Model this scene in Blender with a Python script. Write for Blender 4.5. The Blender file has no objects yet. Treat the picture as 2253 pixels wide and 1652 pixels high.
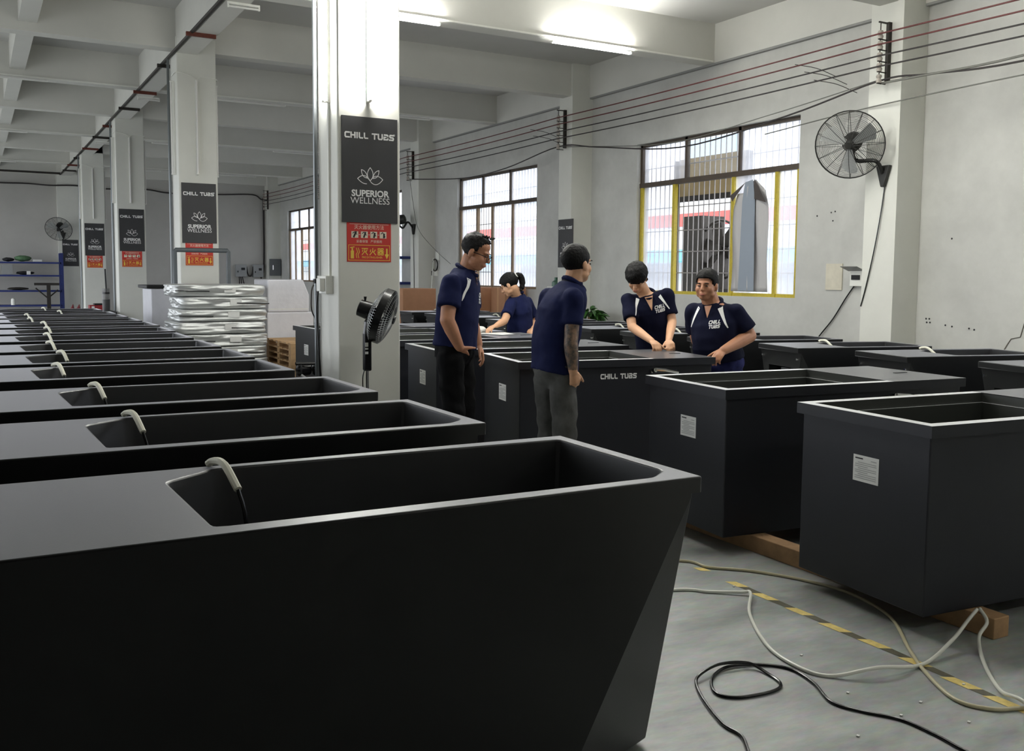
import bpy, bmesh, math, random
from mathutils import Vector, Matrix, noise
from mathutils.bvhtree import BVHTree
random.seed(7)
S = bpy.context.scene
C = S.collection
PI = math.pi
# ------------------------------------------------------------------ camera
F_PX, W_PX, H_PX = 2093.94, 2253.0, 1652.0
PITCH, YAW, ROLL = 0.0836845, 0.5147535, 0.0083358
fw = Vector((math.sin(YAW)*math.cos(PITCH), math.cos(YAW)*math.cos(PITCH), -math.sin(PITCH)))
rt = Vector((math.cos(YAW), -math.sin(YAW), 0))
up = rt.cross(fw)
rt, up = rt*math.cos(ROLL)+up*math.sin(ROLL), -rt*math.sin(ROLL)+up*math.cos(ROLL)
cd = bpy.data.cameras.new('camera'); cam = bpy.data.objects.new('camera', cd); C.objects.link(cam)
cam.matrix_world = Matrix(((rt.x, up.x, -fw.x, 0), (rt.y, up.y, -fw.y, 0), (rt.z, up.z, -fw.z, 1.5), (0, 0, 0, 1)))
cd.sensor_fit = 'HORIZONTAL'; cd.sensor_width = 36.0; cd.lens = 36.0*F_PX/W_PX
cd.shift_y = -(H_PX/2-780.04)/W_PX
cd.clip_start = 0.05; cd.clip_end = 300
S.camera = cam
# ------------------------------------------------------------------ sky, exposure
wd = bpy.data.worlds.new('overcast_sky'); S.world = wd; wd.use_nodes = True
bg = wd.node_tree.nodes['Background']; bg.inputs[0].default_value = (0.90, 0.94, 1.0, 1); bg.inputs[1].default_value = 4.0
S.view_settings.view_transform = 'Standard'; S.view_settings.look = 'None'
S.view_settings.exposure = 0.0; S.view_settings.gamma = 1.0; S.view_settings.use_curve_mapping = False
TUBE_POWER = 290.0        # radiance of a lit fluorescent tube
# ------------------------------------------------------------------ materials
MATS = {}
def lin(r, g, b):
    f = lambda c: (c/255/12.92) if c/255 <= .04045 else ((c/255+.055)/1.055)**2.4
    return (f(r), f(g), f(b), 1)
def mat(name, col, rough=.6, metal=0, spec=.5, var=0, vscale=6, bump=0, bscale=40, col2=None, trans=0, coat=0, ior=1.5, emit=0, alpha=1, sheen=0):
    if name in MATS: return MATS[name]
    m = bpy.data.materials.new(name); m.use_nodes = True; nt = m.node_tree; p = nt.nodes['Principled BSDF']
    col = col if len(col) == 4 else (*col, 1)
    p.inputs['Base Color'].default_value = col; p.inputs['Roughness'].default_value = rough
    p.inputs['Metallic'].default_value = metal; p.inputs['Specular IOR Level'].default_value = spec
    p.inputs['IOR'].default_value = ior; p.inputs['Transmission Weight'].default_value = trans
    p.inputs['Coat Weight'].default_value = coat; p.inputs['Alpha'].default_value = alpha
    if sheen: p.inputs['Sheen Weight'].default_value = sheen; p.inputs['Sheen Roughness'].default_value = .35; p.inputs['Sheen Tint'].default_value = (.9, .9, .95, 1)
    if emit: p.inputs['Emission Color'].default_value = col; p.inputs['Emission Strength'].default_value = emit
    tc = nt.nodes.new('ShaderNodeTexCoord')
    if var:
        n = nt.nodes.new('ShaderNodeTexNoise'); n.inputs['Scale'].default_value = vscale; n.inputs['Detail'].default_value = 6; n.inputs['Roughness'].default_value = .65
        nt.links.new(tc.outputs['Object'], n.inputs['Vector'])
        r = nt.nodes.new('ShaderNodeValToRGB'); r.color_ramp.elements[0].position = .36; r.color_ramp.elements[1].position = .66
        c2 = col2 or tuple(c*(1-var) for c in col[:3])+(1,)
        r.color_ramp.elements[0].color = c2; r.color_ramp.elements[1].color = col
        nt.links.new(n.outputs['Fac'], r.inputs['Fac']); nt.links.new(r.outputs['Color'], p.inputs['Base Color'])
    if bump:
        n2 = nt.nodes.new('ShaderNodeTexNoise'); n2.inputs['Scale'].default_value = bscale; n2.inputs['Detail'].default_value = 4
        nt.links.new(tc.outputs['Object'], n2.inputs['Vector'])
        b = nt.nodes.new('ShaderNodeBump'); b.inputs['Strength'].default_value = bump; b.inputs['Distance'].default_value = .01
        nt.links.new(n2.outputs['Fac'], b.inputs['Height']); nt.links.new(b.outputs['Normal'], p.inputs['Normal'])
    MATS[name] = m; return m
M_wall = mat('painted_plaster', lin(205, 205, 200), .85, var=.16, vscale=1.3, bump=.12, bscale=9)
M_upper = mat('beam_plaster', lin(214, 213, 206), .85, var=.05, vscale=1.5, bump=.05, bscale=8)
M_ceil = mat('ceiling_plaster', lin(200, 199, 195), .9, var=.05, vscale=1)
M_col = mat('column_paint', lin(222, 222, 214), .6, var=.05, vscale=2.5, bump=.06, bscale=10)
M_farwall = mat('far_wall_plaster', lin(190, 188, 183), .85, var=.14, vscale=.5)
M_tub = mat('black_moulded_plastic', lin(12, 13, 14), .34, ior=1.42, sheen=.3, bump=.03, bscale=260, var=.15, vscale=3)  # outer tub sides, colour kept dark for the shade they stand in
M_tubtop = mat('black_plastic_lit_top', lin(42, 43, 45), .36, ior=1.5, sheen=.6, bump=.03, bscale=260, var=.12, vscale=3)  # same plastic as the sides, colour lightened for light on deck and basin
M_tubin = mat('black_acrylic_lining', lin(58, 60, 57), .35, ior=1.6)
M_box = mat('navy_black_panel', lin(25, 27, 35), .5, spec=.45, bump=.04, bscale=300, var=.15, vscale=4)
M_lip = mat('polished_aluminium_edging', lin(240, 241, 243), .3, metal=.45)
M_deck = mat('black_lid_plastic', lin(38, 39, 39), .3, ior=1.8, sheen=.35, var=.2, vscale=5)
M_black = mat('matt_black', lin(18, 18, 20), .6)
M_gloss = mat('gloss_black_plastic', lin(14, 14, 16), .25)
M_white = mat('white_plastic', lin(235, 235, 228), .5)
M_offw = mat('off_white_tube', lin(232, 230, 212), .45)
M_paper = mat('white_paper', lin(228, 228, 224), .7, var=.06, vscale=20)
M_ink = mat('black_ink', lin(40, 40, 42), .7)
M_greyink = mat('grey_print', lin(168, 168, 166), .7)
M_board = mat('charcoal_board', lin(58, 58, 60), .55, var=.12, vscale=4)
M_print = mat('white_print', lin(240, 240, 238), .6)
M_red = mat('sign_red', lin(205, 52, 44), .5, var=.06, vscale=8)
M_yel = mat('sign_yellow', lin(240, 205, 80), .5)
M_steel = mat('grey_steel', lin(120, 124, 126), .35, metal=.8)
M_chrome = mat('chrome', lin(225, 225, 225), .12, metal=1)
M_dkmetal = mat('dark_iron', lin(62, 58, 54), .6, metal=.5, var=.3, vscale=20)
M_rust = mat('rusty_iron', lin(120, 66, 54), .8, metal=.2, var=.35, vscale=18)
M_wood = mat('pine_board', lin(196, 160, 118), .7, var=.25, vscale=9, bump=.1, bscale=30)
M_timber = mat('sawn_timber', lin(184, 146, 106), .75, var=.35, vscale=7, bump=.2, bscale=25)
M_card = mat('brown_cardboard', lin(190, 140, 105), .8, var=.12, vscale=5)
M_tape2 = mat('packing_tape', lin(205, 160, 118), .3)
M_blue = mat('blue_paint', lin(36, 52, 118), .5, var=.2, vscale=8)
M_green = mat('leaf_green', lin(64, 112, 48), .45, var=.45, vscale=12)
M_navy = mat('navy_polo_fabric', lin(24, 30, 66), .85, var=.22, vscale=8, bump=.35, bscale=14, spec=.12)
M_navyd = mat('dark_navy_polo_fabric', lin(18, 21, 44), .85, var=.2, vscale=8, bump=.35, bscale=14, spec=.12)
M_jeans = mat('blue_work_trousers', lin(42, 46, 92), .85, var=.25, vscale=9, bump=.3, bscale=16, spec=.12)
M_pblack = mat('black_trousers', lin(11, 11, 13), .8, var=.2, vscale=9, bump=.4, bscale=12, spec=.12)
M_pgrey = mat('grey_trousers', lin(92, 92, 90), .85, var=.4, vscale=7, bump=.7, bscale=11, spec=.12)
M_skin1 = mat('tanned_skin', lin(190, 134, 102), .5, var=.12, vscale=12)
M_skin2 = mat('light_skin', lin(214, 164, 128), .5, var=.08, vscale=12)
M_tattoo = mat('tattooed_skin', lin(150, 118, 96), .55, var=.5, vscale=26, col2=lin(58, 60, 58))
M_hair = mat('black_hair', lin(12, 11, 11), .6, spec=.2, bump=.6, bscale=60)
M_hairg = mat('greying_hair', lin(34, 32, 32), .6, spec=.2, bump=.6, bscale=60, var=.3, vscale=30)
M_lips = mat('lip_skin', lin(165, 96, 84), .5)
M_eye = mat('dark_eye', lin(25, 18, 16), .25)
M_silver = mat('silver_foil_cover', lin(206, 208, 206), .42, metal=.55, bump=.5, bscale=11)
M_wrap = mat('white_foam_wrap', lin(226, 226, 232), .3, var=.08, vscale=5, bump=.35, bscale=16)
M_winframe = mat('brown_window_frame', lin(74, 62, 50), .5, var=.2, vscale=10)
M_winbeige = mat('bronze_window_frame', lin(128, 106, 78), .45, var=.15, vscale=8)
M_winyel = mat('yellow_film_frame', lin(192, 172, 44), .45, var=.2, vscale=30)
M_bars = mat('grey_bar_paint', lin(150, 146, 146), .5, metal=.2)
M_ledgeshade = mat('ledge_shade_grey', lin(150, 150, 148), .8)
M_elec = mat('grey_electric_box', lin(150, 152, 152), .5, var=.1, vscale=8)
M_insul = mat('porcelain', lin(178, 170, 160), .35)
M_wire = mat('black_wire', lin(38, 32, 32), .6)
M_redwire = mat('dark_red_wire', lin(92, 34, 34), .6)
M_greywire = mat('grey_cable', lin(110, 110, 104), .6)
M_hose = mat('cloudy_hose', lin(226, 226, 216), .3, spec=.6)
M_hose2 = mat('yellowed_hose', lin(186, 178, 148), .35)
def glass_mat(name, tint, haze):
    m = bpy.data.materials.new(name); m.use_nodes = True; nt = m.node_tree
    for n in list(nt.nodes):
        if n.type == 'BSDF_PRINCIPLED': nt.nodes.remove(n)
    out = [n for n in nt.nodes if n.type == 'OUTPUT_MATERIAL'][0]
    a = nt.nodes.new('ShaderNodeBsdfTransparent'); a.inputs[0].default_value = (*tint, 1)
    b = nt.nodes.new('ShaderNodeBsdfTranslucent'); b.inputs[0].default_value = (.93, .93, .95, 1)
    mx = nt.nodes.new('ShaderNodeMixShader'); mx.inputs[0].default_value = haze
    nt.links.new(a.outputs[0], mx.inputs[1]); nt.links.new(b.outputs[0], mx.inputs[2]); nt.links.new(mx.outputs[0], out.inputs[0])
    return m
M_frost = glass_mat('hazy_window_glass', (.94, .95, .98), .28)
M_clear = glass_mat('clear_window_glass', (.97, .98, .98), .05)
def floor_mat():
    m = bpy.data.materials.new('polished_concrete'); m.use_nodes = True; nt = m.node_tree; p = nt.nodes['Principled BSDF']
    tc = nt.nodes.new('ShaderNodeTexCoord'); L = nt.links.new
    n1 = nt.nodes.new('ShaderNodeTexNoise'); n1.inputs['Scale'].default_value = 2.2; n1.inputs['Detail'].default_value = 10; n1.inputs['Roughness'].default_value = .7
    mp = nt.nodes.new('ShaderNodeMapping'); mp.inputs['Scale'].default_value = (1, 2.6, 1); mp.inputs['Rotation'].default_value = (0, 0, .5)
    L(tc.outputs['Object'], mp.inputs[0]); L(mp.outputs[0], n1.inputs['Vector'])
    r = nt.nodes.new('ShaderNodeValToRGB'); r.color_ramp.elements[0].position = .3; r.color_ramp.elements[1].position = .72
    r.color_ramp.elements[0].color = lin(132, 136, 134); r.color_ramp.elements[1].color = lin(176, 179, 176)
    L(n1.outputs['Fac'], r.inputs[0])
    n2 = nt.nodes.new('ShaderNodeTexNoise'); n2.inputs['Scale'].default_value = 14; n2.inputs['Detail'].default_value = 8; L(mp.outputs[0], n2.inputs['Vector'])
    mx = nt.nodes.new('ShaderNodeMix'); mx.data_type = 'RGBA'; mx.blend_type = 'OVERLAY'; mx.inputs[0].default_value = .25
    L(r.outputs[0], mx.inputs[6]); L(n2.outputs['Color'], mx.inputs[7]); L(mx.outputs[2], p.inputs['Base Color'])
    r2 = nt.nodes.new('ShaderNodeMapRange'); r2.inputs[3].default_value = .22; r2.inputs[4].default_value = .5; L(n1.outputs['Fac'], r2.inputs[0]); L(r2.outputs[0], p.inputs['Roughness'])
    return m
M_floor = floor_mat()
def emit_mat(name, col, k):
    m = bpy.data.materials.new(name); m.use_nodes = True; p = m.node_tree.nodes['Principled BSDF']
    p.inputs['Base Color'].default_value = (.9, .9, .9, 1); p.inputs['Emission Color'].default_value = (*col, 1); p.inputs['Emission Strength'].default_value = k
    return m
M_tubeon = emit_mat('lit_tube', (1.0, 1.0, .95), TUBE_POWER)
M_tubeoff = mat('unlit_tube', lin(228, 226, 222), .2)
# ------------------------------------------------------------------ mesh helpers
class MB:
    def __init__(s): s.v = []; s.f = []; s.mi = []
    def add(s, vs, fs, mi=0):
        o = len(s.v); s.v += [tuple(v) for v in vs]; s.f += [tuple(i+o for i in f) for f in fs]; s.mi += [mi]*len(fs); return s
    def box(s, x0, x1, y0, y1, z0, z1, mi=0):
        return s.add([(x0,y0,z0),(x1,y0,z0),(x1,y1,z0),(x0,y1,z0),(x0,y0,z1),(x1,y0,z1),(x1,y1,z1),(x0,y1,z1)],
                     [(0,3,2,1),(4,5,6,7),(0,1,5,4),(1,2,6,5),(2,3,7,6),(3,0,4,7)], mi)
    def obox(s, c, ax, ay, az, mi=0):     # centre + half axes
        c = Vector(c); ax, ay, az = Vector(ax), Vector(ay), Vector(az)
        vs = [c+ax*i+ay*j+az*k for k in (-1, 1) for i, j in ((-1,-1),(1,-1),(1,1),(-1,1))]
        return s.add(vs, [(0,3,2,1),(4,5,6,7),(0,1,5,4),(1,2,6,5),(2,3,7,6),(3,0,4,7)], mi)
    def cone(s, p, q, r0, r1, n=12, caps=True, mi=0):
        p, q = Vector(p), Vector(q); d = (q-p).normalized(); a = d.orthogonal().normalized(); b = d.cross(a)
        vs = []; 
        for k in range(n):
            t = 2*PI*k/n; e = a*math.cos(t)+b*math.sin(t); vs += [p+e*r0, q+e*r1]
        fs = [(2*k, 2*((k+1)%n), 2*((k+1)%n)+1, 2*k+1) for k in range(n)]
        if caps: fs += [tuple(2*k for k in range(n))[::-1], tuple(2*k+1 for k in range(n))]
        return s.add(vs, fs, mi)
    def tube(s, pts, r, n=8, mi=0, closed=False, caps=True):
        pts = [Vector(p) for p in pts]; m = len(pts); rs = r if isinstance(r, (list, tuple)) else [r]*m
        vs = []; a = None
        for i, p in enumerate(pts):
            if closed: d = pts[(i+1)%m]-pts[i-1]
            else: d = pts[min(i+1, m-1)]-pts[max(i-1, 0)]
            d = d.normalized() if d.length > 1e-9 else Vector((0,0,1))
            if a is None: a = d.orthogonal().normalized()
            a = (a-d*a.dot(d)); a = a.normalized() if a.length > 1e-6 else d.orthogonal().normalized()
            b = d.cross(a)
            vs += [p+(a*math.cos(2*PI*k/n)+b*math.sin(2*PI*k/n))*rs[i] for k in range(n)]
        fs = []
        for i in range(m if closed else m-1):
            j = (i+1) % m
            fs += [(i*n+k, i*n+(k+1)%n, j*n+(k+1)%n, j*n+k) for k in range(n)]
        if caps and not closed: fs += [tuple(range(n))[::-1], tuple((m-1)*n+k for k in range(n))]
        return s.add(vs, fs, mi)
    def prism(s, poly, o, u, v, w, mi=0):  # 2-D polygon extruded by w
        o, u, v, w = Vector(o), Vector(u), Vector(v), Vector(w); n = len(poly)
        vs = [o+u*a+v*b for a, b in poly]+[o+u*a+v*b+w for a, b in poly]
        return s.add(vs, [tuple(range(n))[::-1], tuple(range(n, 2*n))]+[(k, (k+1)%n, (k+1)%n+n, k+n) for k in range(n)], mi)
    def ell(s, c, r, seg=16, ring=10, rot=None, mi=0):
        c = Vector(c); rot = rot or Matrix.Identity(3); vs = [c+rot@Vector((0,0,r[2]))]
        for i in range(1, ring):
            t = PI*i/ring
            vs += [c+rot@Vector((r[0]*math.sin(t)*math.cos(2*PI*k/seg), r[1]*math.sin(t)*math.sin(2*PI*k/seg), r[2]*math.cos(t))) for k in range(seg)]
        vs.append(c+rot@Vector((0,0,-r[2]))); fs = [(0, 1+k, 1+(k+1)%seg) for k in range(seg)]
        for i in range(ring-2):
            a = 1+i*seg; fs += [(a+k, a+seg+k, a+seg+(k+1)%seg, a+(k+1)%seg) for k in range(seg)]
        a = 1+(ring-2)*seg; fs += [(a+(k+1)%seg, a+k, len(vs)-1) for k in range(seg)]
        return s.add(vs, fs, mi)
    def ccone(s, p, q, r0, r1, n=14):      # capsule with two radii, closed
        p, q = Vector(p), Vector(q); d = q-p; L = d.length; d = d/L if L > 1e-6 else Vector((0,0,1))
        pts, rs = [], []
        for i in range(5):
            t = PI/2*(1-i/4); pts.append(p-d*r0*math.sin(t)); rs.append(max(r0*math.cos(t), 1e-4))
        for i in range(5):
            t = PI/2*i/4; pts.append(q+d*r1*math.sin(t)); rs.append(max(r1*math.cos(t), 1e-4))
        return s.tube(pts, rs, n)
    def mesh(s, name, mats, smooth=False):
        me = bpy.data.meshes.new(name); me.from_pydata(s.v, [], s.f); me.update()
        for m in (mats if isinstance(mats, (list, tuple)) else [mats]): me.materials.append(m)
        if any(s.mi): me.polygons.foreach_set('material_index', s.mi)
        bm = bmesh.new(); bm.from_mesh(me); bmesh.ops.recalc_face_normals(bm, faces=bm.faces); bm.to_mesh(me); bm.free()
        if smooth: me.polygons.foreach_set('use_smooth', [True]*len(me.polygons)); 
        if smooth and smooth != 'all': me.set_sharp_from_angle(angle=math.radians(40))
        return me
def link(name, me, parent=None, world=False):
    o = bpy.data.objects.new(name, me); C.objects.link(o)
    if parent is not None:
        o.parent = parent
        if world and me is not None: me.transform(parent_mat(parent).inverted())
    return o
def parent_mat(p):
    m = Matrix.LocRotScale(p.location, p.rotation_euler, p.scale)
    return parent_mat(p.parent) @ m if p.parent else m
def thing(name, label, cat, loc=(0,0,0), rz=0, group=None):
    o = bpy.data.objects.new(name, None); C.objects.link(o); o.location = loc; o.rotation_euler = (0, 0, rz); o.empty_display_size = .1
    return tag(o, label, cat, group)
def tag(o, label, cat, group=None):
    o['label'] = label; o['category'] = cat
    if group: o['group'] = group
    return o
def part(parent, name, mb, mats, smooth=False, world=True, bevel=0, label=None):
    me = mb.mesh(name, mats, smooth) if isinstance(mb, MB) else mb
    o = link(name, me, parent, world)
    if bevel: bev(o, bevel)
    if label: o['label'] = label
    return o
def bev(o, w, seg=2):
    b = o.modifiers.new('bevel', 'BEVEL'); b.width = w; b.segments = seg; b.limit_method = 'ANGLE'; b.angle_limit = math.radians(35); b.harden_normals = False
def solo(name, mb, mats, label, cat, group=None, smooth=False, bevel=0):
    o = link(name, mb.mesh(name, mats, smooth)); tag(o, label, cat, group)
    if bevel: bev(o, bevel)
    return o
def struct(name, mb, mats, smooth=False, label=None, parent=None):
    o = link(name, mb.mesh(name, mats, smooth), parent)
    if parent is None:
        o['kind'] = 'structure'
        if label: o['label'] = label
    return o
def copy_tree(o, parent=None):
    c = o.copy(); C.objects.link(c); c.parent = parent
    for ch in [x for x in KIDS.get(o.name, [])]: copy_tree(ch, c)
    return c
KIDS = {}
def index_kids():
    KIDS.clear()
    for o in bpy.data.objects:
        if o.parent: KIDS.setdefault(o.parent.name, []).append(o)
def crv(pts, n=6):   # Catmull-Rom
    P = [Vector(p) for p in pts]; P = [P[0]*2-P[1]]+P+[P[-1]*2-P[-2]]; out = []
    for i in range(1, len(P)-2):
        a, b, c, d = P[i-1:i+3]
        for k in range(n):
            t = k/n; out.append(.5*((2*b)+(c-a)*t+(2*a-5*b+4*c-d)*t*t+(3*b-a-3*c+d)*t**3))
    return out+[P[-2]]
ORD = ['first','second','third','fourth','fifth','sixth','seventh','eighth','ninth','tenth','eleventh','twelfth','thirteenth','fourteenth','fifteenth']
RIB = 0
# lettering: strokes as flat ribbons in the plane o + u*x + v*y
def ribbon(mb, pts, w, o, u, v, mi=0, ext=True):
    o, u, v = Vector(o), Vector(u), Vector(v)
    global RIB; RIB = (RIB+1) % 4; o = o+u.cross(v).normalized()*(.0003*RIB)     # crossing strokes never share a plane
    P = [Vector((a, b)) for a, b in pts]; P = [p for i, p in enumerate(P) if i == 0 or (p-P[i-1]).length > 1e-9]
    closed = len(P) > 3 and (P[0]-P[-1]).length < 1e-9
    if closed: P = P[:-1]
    n = len(P); L, R = [], []
    for i, p in enumerate(P):
        d1 = (p-P[i-1]).normalized() if (i or closed) else None; d2 = (P[(i+1) % n]-p).normalized() if (i < n-1 or closed) else None
        if d1 is None: d1 = d2; p = p-d2*(w/2 if ext else 0)
        elif d2 is None: d2 = d1; p = p+d1*(w/2 if ext else 0)
        n1 = Vector((-d1.y, d1.x)); n2 = Vector((-d2.y, d2.x)); m = n1+n2; m = m.normalized() if m.length > .2 else n1
        k = w/2/max(.45, m.dot(n1)); L.append(p+m*k); R.append(p-m*k)
    vs = [o+u*q.x+v*q.y for q in L+R]
    mb.add(vs, [(i, n+i, n+(i+1) % n, (i+1) % n) for i in range(n if closed else n-1)], mi)
GL = {'C': (1.0, [[(.9,.88),(.24,.88),(.12,.74),(.12,.26),(.24,.12),(.9,.12)]]),
      'H': (1.0, [[(.12,.88),(.12,.12)],[(.88,.88),(.88,.12)],[(.12,.5),(.88,.5)]]),
      'I': (.34, [[(.16,.88),(.16,.12)]]),
      'L': (.86, [[(.12,.88),(.12,.26),(.24,.12),(.74,.12)]]),
      'T': (1.0, [[(.06,.88),(.94,.88)],[(.5,.88),(.5,.12)]]),
      'U': (1.0, [[(.12,.88),(.12,.26),(.24,.12),(.76,.12),(.88,.26),(.88,.88)]]),
      'B': (1.0, [[(.2,.88),(.76,.88),(.88,.78),(.76,.5),(.12,.5),(.12,.12),(.78,.12),(.88,.26),(.76,.5)]]),
      'S': (1.0, [[(.9,.88),(.22,.88),(.12,.74),(.22,.52),(.78,.5),(.88,.36),(.78,.12),(.08,.12)]]),
      ' ': (.5, [])}
def techno(mb, text, o, u, v, h, mi=0, gap=.13, ws=.24, wide=.86, shear=0):
    x = 0; o, u, v = Vector(o), Vector(u), Vector(v)
    for ch in text:
        w, strokes = GL[ch]
        for st in strokes: ribbon(mb, [((x+a*wide+shear*b)*h, b*h) for a, b in st], ws*h, o, u, v, mi)
        x += w*wide+gap
    return (x-gap)*h
def techno_len(text, h, gap=.13, wide=.86): return (sum(GL[c][0]*wide+gap for c in text)-gap)*h
def text_mb(mb, text, o, u, v, size, mi=0, align='LEFT', bold=0, space=1.0):
    cu = bpy.data.curves.new('lettering', 'FONT'); cu.body = text; cu.size = size; cu.align_x = align; cu.offset = bold; cu.space_character = space; cu.resolution_u = 3
    ob = bpy.data.objects.new('lettering', cu); C.objects.link(ob)
    dg = bpy.context.evaluated_depsgraph_get(); me = bpy.data.meshes.new_from_object(ob.evaluated_get(dg))
    o, u, v = Vector(o), Vector(u), Vector(v)
    mb.add([o+u*p.co.x+v*p.co.y for p in me.vertices], [tuple(p.vertices) for p in me.polygons], mi)
    bpy.data.objects.remove(ob); bpy.data.curves.remove(cu); bpy.data.meshes.remove(me)
# ================================================================== STRUCTURE
XW, XL, Y0, Y1, ZC = 9.05, -3.8, -9.0, 32.3, 4.95
struct('floor', MB().box(XL-.3, XW+.3, Y0-.3, Y1+.3, -.15, 0), M_floor, label='grey polished concrete floor')
struct('ceiling', MB().box(XL-.3, XW+.3, Y0-.3, Y1+.3, ZC, ZC+.15), M_ceil)
ZS, ZT = 1.234, 3.525                       # window sill and head
WIN = [(8.744, 12.1), (15.12, 18.43), (21.45, 24.76), (27.97, 31.05), (2.35, 5.62)]
def wall_with_holes(name, xa, xb, holes, mats):
    mb = MB(); ys = Y0-.3
    for a, b in sorted(holes):
        mb.box(xa, xb, ys, a, 0, ZC); mb.box(xa, xb, a, b, 0, ZS); mb.box(xa, xb, a, b, ZT, ZC); ys = b
    mb.box(xa, xb, ys, Y1+.3, 0, ZC)
    return struct(name, mb, mats)
wall_with_holes('wall_right', XW, XW+.24, WIN, M_wall)
mb = MB().box(XL-.24, XL, Y0-.3, 6.0, 0, ZC).box(XL-.24, XL, 6.0, Y1+.3, 3.6, ZC)      # unseen side, opened up to let in fill daylight: piers and lintel only
for y in (12.2, 18.5, 24.8, 31.6): mb.box(XL-.24, XL, y, y+.6, 0, 3.6)
struct('wall_left', mb, M_farwall)
struct('wall_back', MB().box(XL, XW, Y1, Y1+.24, 0, ZC), M_farwall)
struct('wall_front', MB().box(XL, XW, Y0-.24, Y0, 0, ZC), M_farwall)
MAIN = [-5.63, .7, 7.03, 13.4, 19.65, 26.0]
SEC = [-2.45, 3.9, 10.3, 16.57, 22.85, 29.15]
for y in MAIN+SEC:
    struct('ceiling_beam', MB().box(2.70, XW, y, y+.24, 4.43, ZC), M_upper)
    struct('ceiling_beam', MB().box(XL, 2.44, y, y+.24, 4.44, ZC), M_upper)
struct('ceiling_beam', MB().box(2.44, 2.70, Y0, Y1, 4.38, ZC), M_upper, label='long beam over the column row')
struct('ceiling_beam', MB().box(.59, .80, Y0, Y1, 4.55, ZC), M_upper)
struct('ceiling_beam', MB().box(8.985, XW, Y0, Y1, 4.43, ZC), M_upper, label='edge beam along the window wall')
struct('ceiling_beam', MB().box(XL, XW, Y1-.2, Y1, 4.40, ZC), M_upper)
struct('ledge_shade', MB().box(8.99, XW, Y0, Y1, 4.405, 4.43), M_ledgeshade)  # strip coloured grey to draw the shadow line under the edge beam
PIL = [(.6, 1.03), (6.95, 7.37), (13.35, 13.74), (19.55, 20.0), (25.9, 26.3), (-5.7, -5.3)]
for a, b in PIL: struct('pilaster', MB().box(8.65, XW, a, b, 0, ZC), M_col)
struct('pilaster', MB().box(8.65, XW, 31.9, Y1, 0, ZC), M_col)
struct('pilaster', MB().box(2.30, 2.95, 32.05, Y1, 0, ZC), M_col)
COLY = [.65, 7.0, 13.35, 19.6, 26.0]
for y in COLY:
    o = struct('column', MB().box(2.431, 2.94, y, y+.46, 0, 4.6), M_col); bev(o, .012)
# ---- window builder
def window(n, y0, y1, fm, sm, tops, lows, xa=XW+.07, grille=True, open_bay=None, label='', full=True):
    w = bpy.data.objects.new('window_%d' % n, None); C.objects.link(w); w.location = (xa, y0, ZS); w['kind'] = 'structure'; w['label'] = label
    zt = 2.895
    fr = MB(); e = .05
    fr.box(xa, xa+.06, y0, y1, ZT-e, ZT); fr.box(xa, xa+.06, y0, y0+e, zt, ZT); fr.box(xa, xa+.06, y1-e, y1, ZS, ZT)
    fr.box(xa-.015, xa+.07, y0, y1, zt-.035, zt+.035)
    for t in tops: fr.box(xa, xa+.06, t-.025, t+.025, zt, ZT)
    part(w, 'window_frame', fr, fm)
    sh = MB(); sh.box(xa, xa+.06, y0, y1, ZS, ZS+.045)
    for t in lows: sh.box(xa-.01, xa+.05, t-.028, t+.028, ZS, zt-.03)
    part(w, 'sash_frame', sh, sm)
    ed = [y0+e]+list(tops)+[y1-e]
    for k, (a, b) in enumerate(zip(ed, ed[1:])): part(w, 'pane', MB().box(xa+.03, xa+.034, a+.02, b-.02, zt+.03, ZT-.04), M_clear if n == 1 and k == 1 else M_frost)
    ed = [y0+.02]+sorted(lows)+[y1-e]
    for k, (a, b) in enumerate(zip(ed, ed[1:])):
        if open_bay is not None and k in open_bay: continue
        if b-a > .1: part(w, 'pane', MB().box(xa+.02, xa+.024, a+.02, b-.02, ZS+.04, zt-.03), M_frost)
    g = MB(); y = y0+.08
    while y < y1: g.box(xa+.105, xa+.117, y-.006, y+.006, ZS, ZT); y += .112
    for z in (1.55, 1.865, 2.18, 2.53, 3.15): g.box(xa+.102, xa+.12, y0, y1, z-.007, z+.007)
    go = part(w, 'security_grille', g, M_bars); go['kind'] = 'stuff'
    return w
window(1, *WIN[0], M_winframe, M_winyel, (9.896, 11.013), (12.05, 11.27, 10.0, 9.185, 8.80), open_bay=(3,), label='barred window with yellow sash frames and one open bay')
window(2, *WIN[1], M_winframe, M_winbeige, (16.26, 17.4), (18.38, 17.63, 16.97, 16.15, 15.2), open_bay=(3,), label='barred window with bronze frames')
window(3, *WIN[2], M_winframe, M_winbeige, (22.6, 23.7), (24.7, 23.9, 23.1, 22.3, 21.5))
window(4, *WIN[3], M_winframe, M_winbeige, (29.0, 30.0), (31.0, 30.4, 29.75, 29.0, 28.05), open_bay=(2,), label='far window with a dark open sash')
window(5, *WIN[4], M_winframe, M_winbeige, (3.4, 4.5), (5.5, 4.7, 3.9, 3.1, 2.4))
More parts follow.
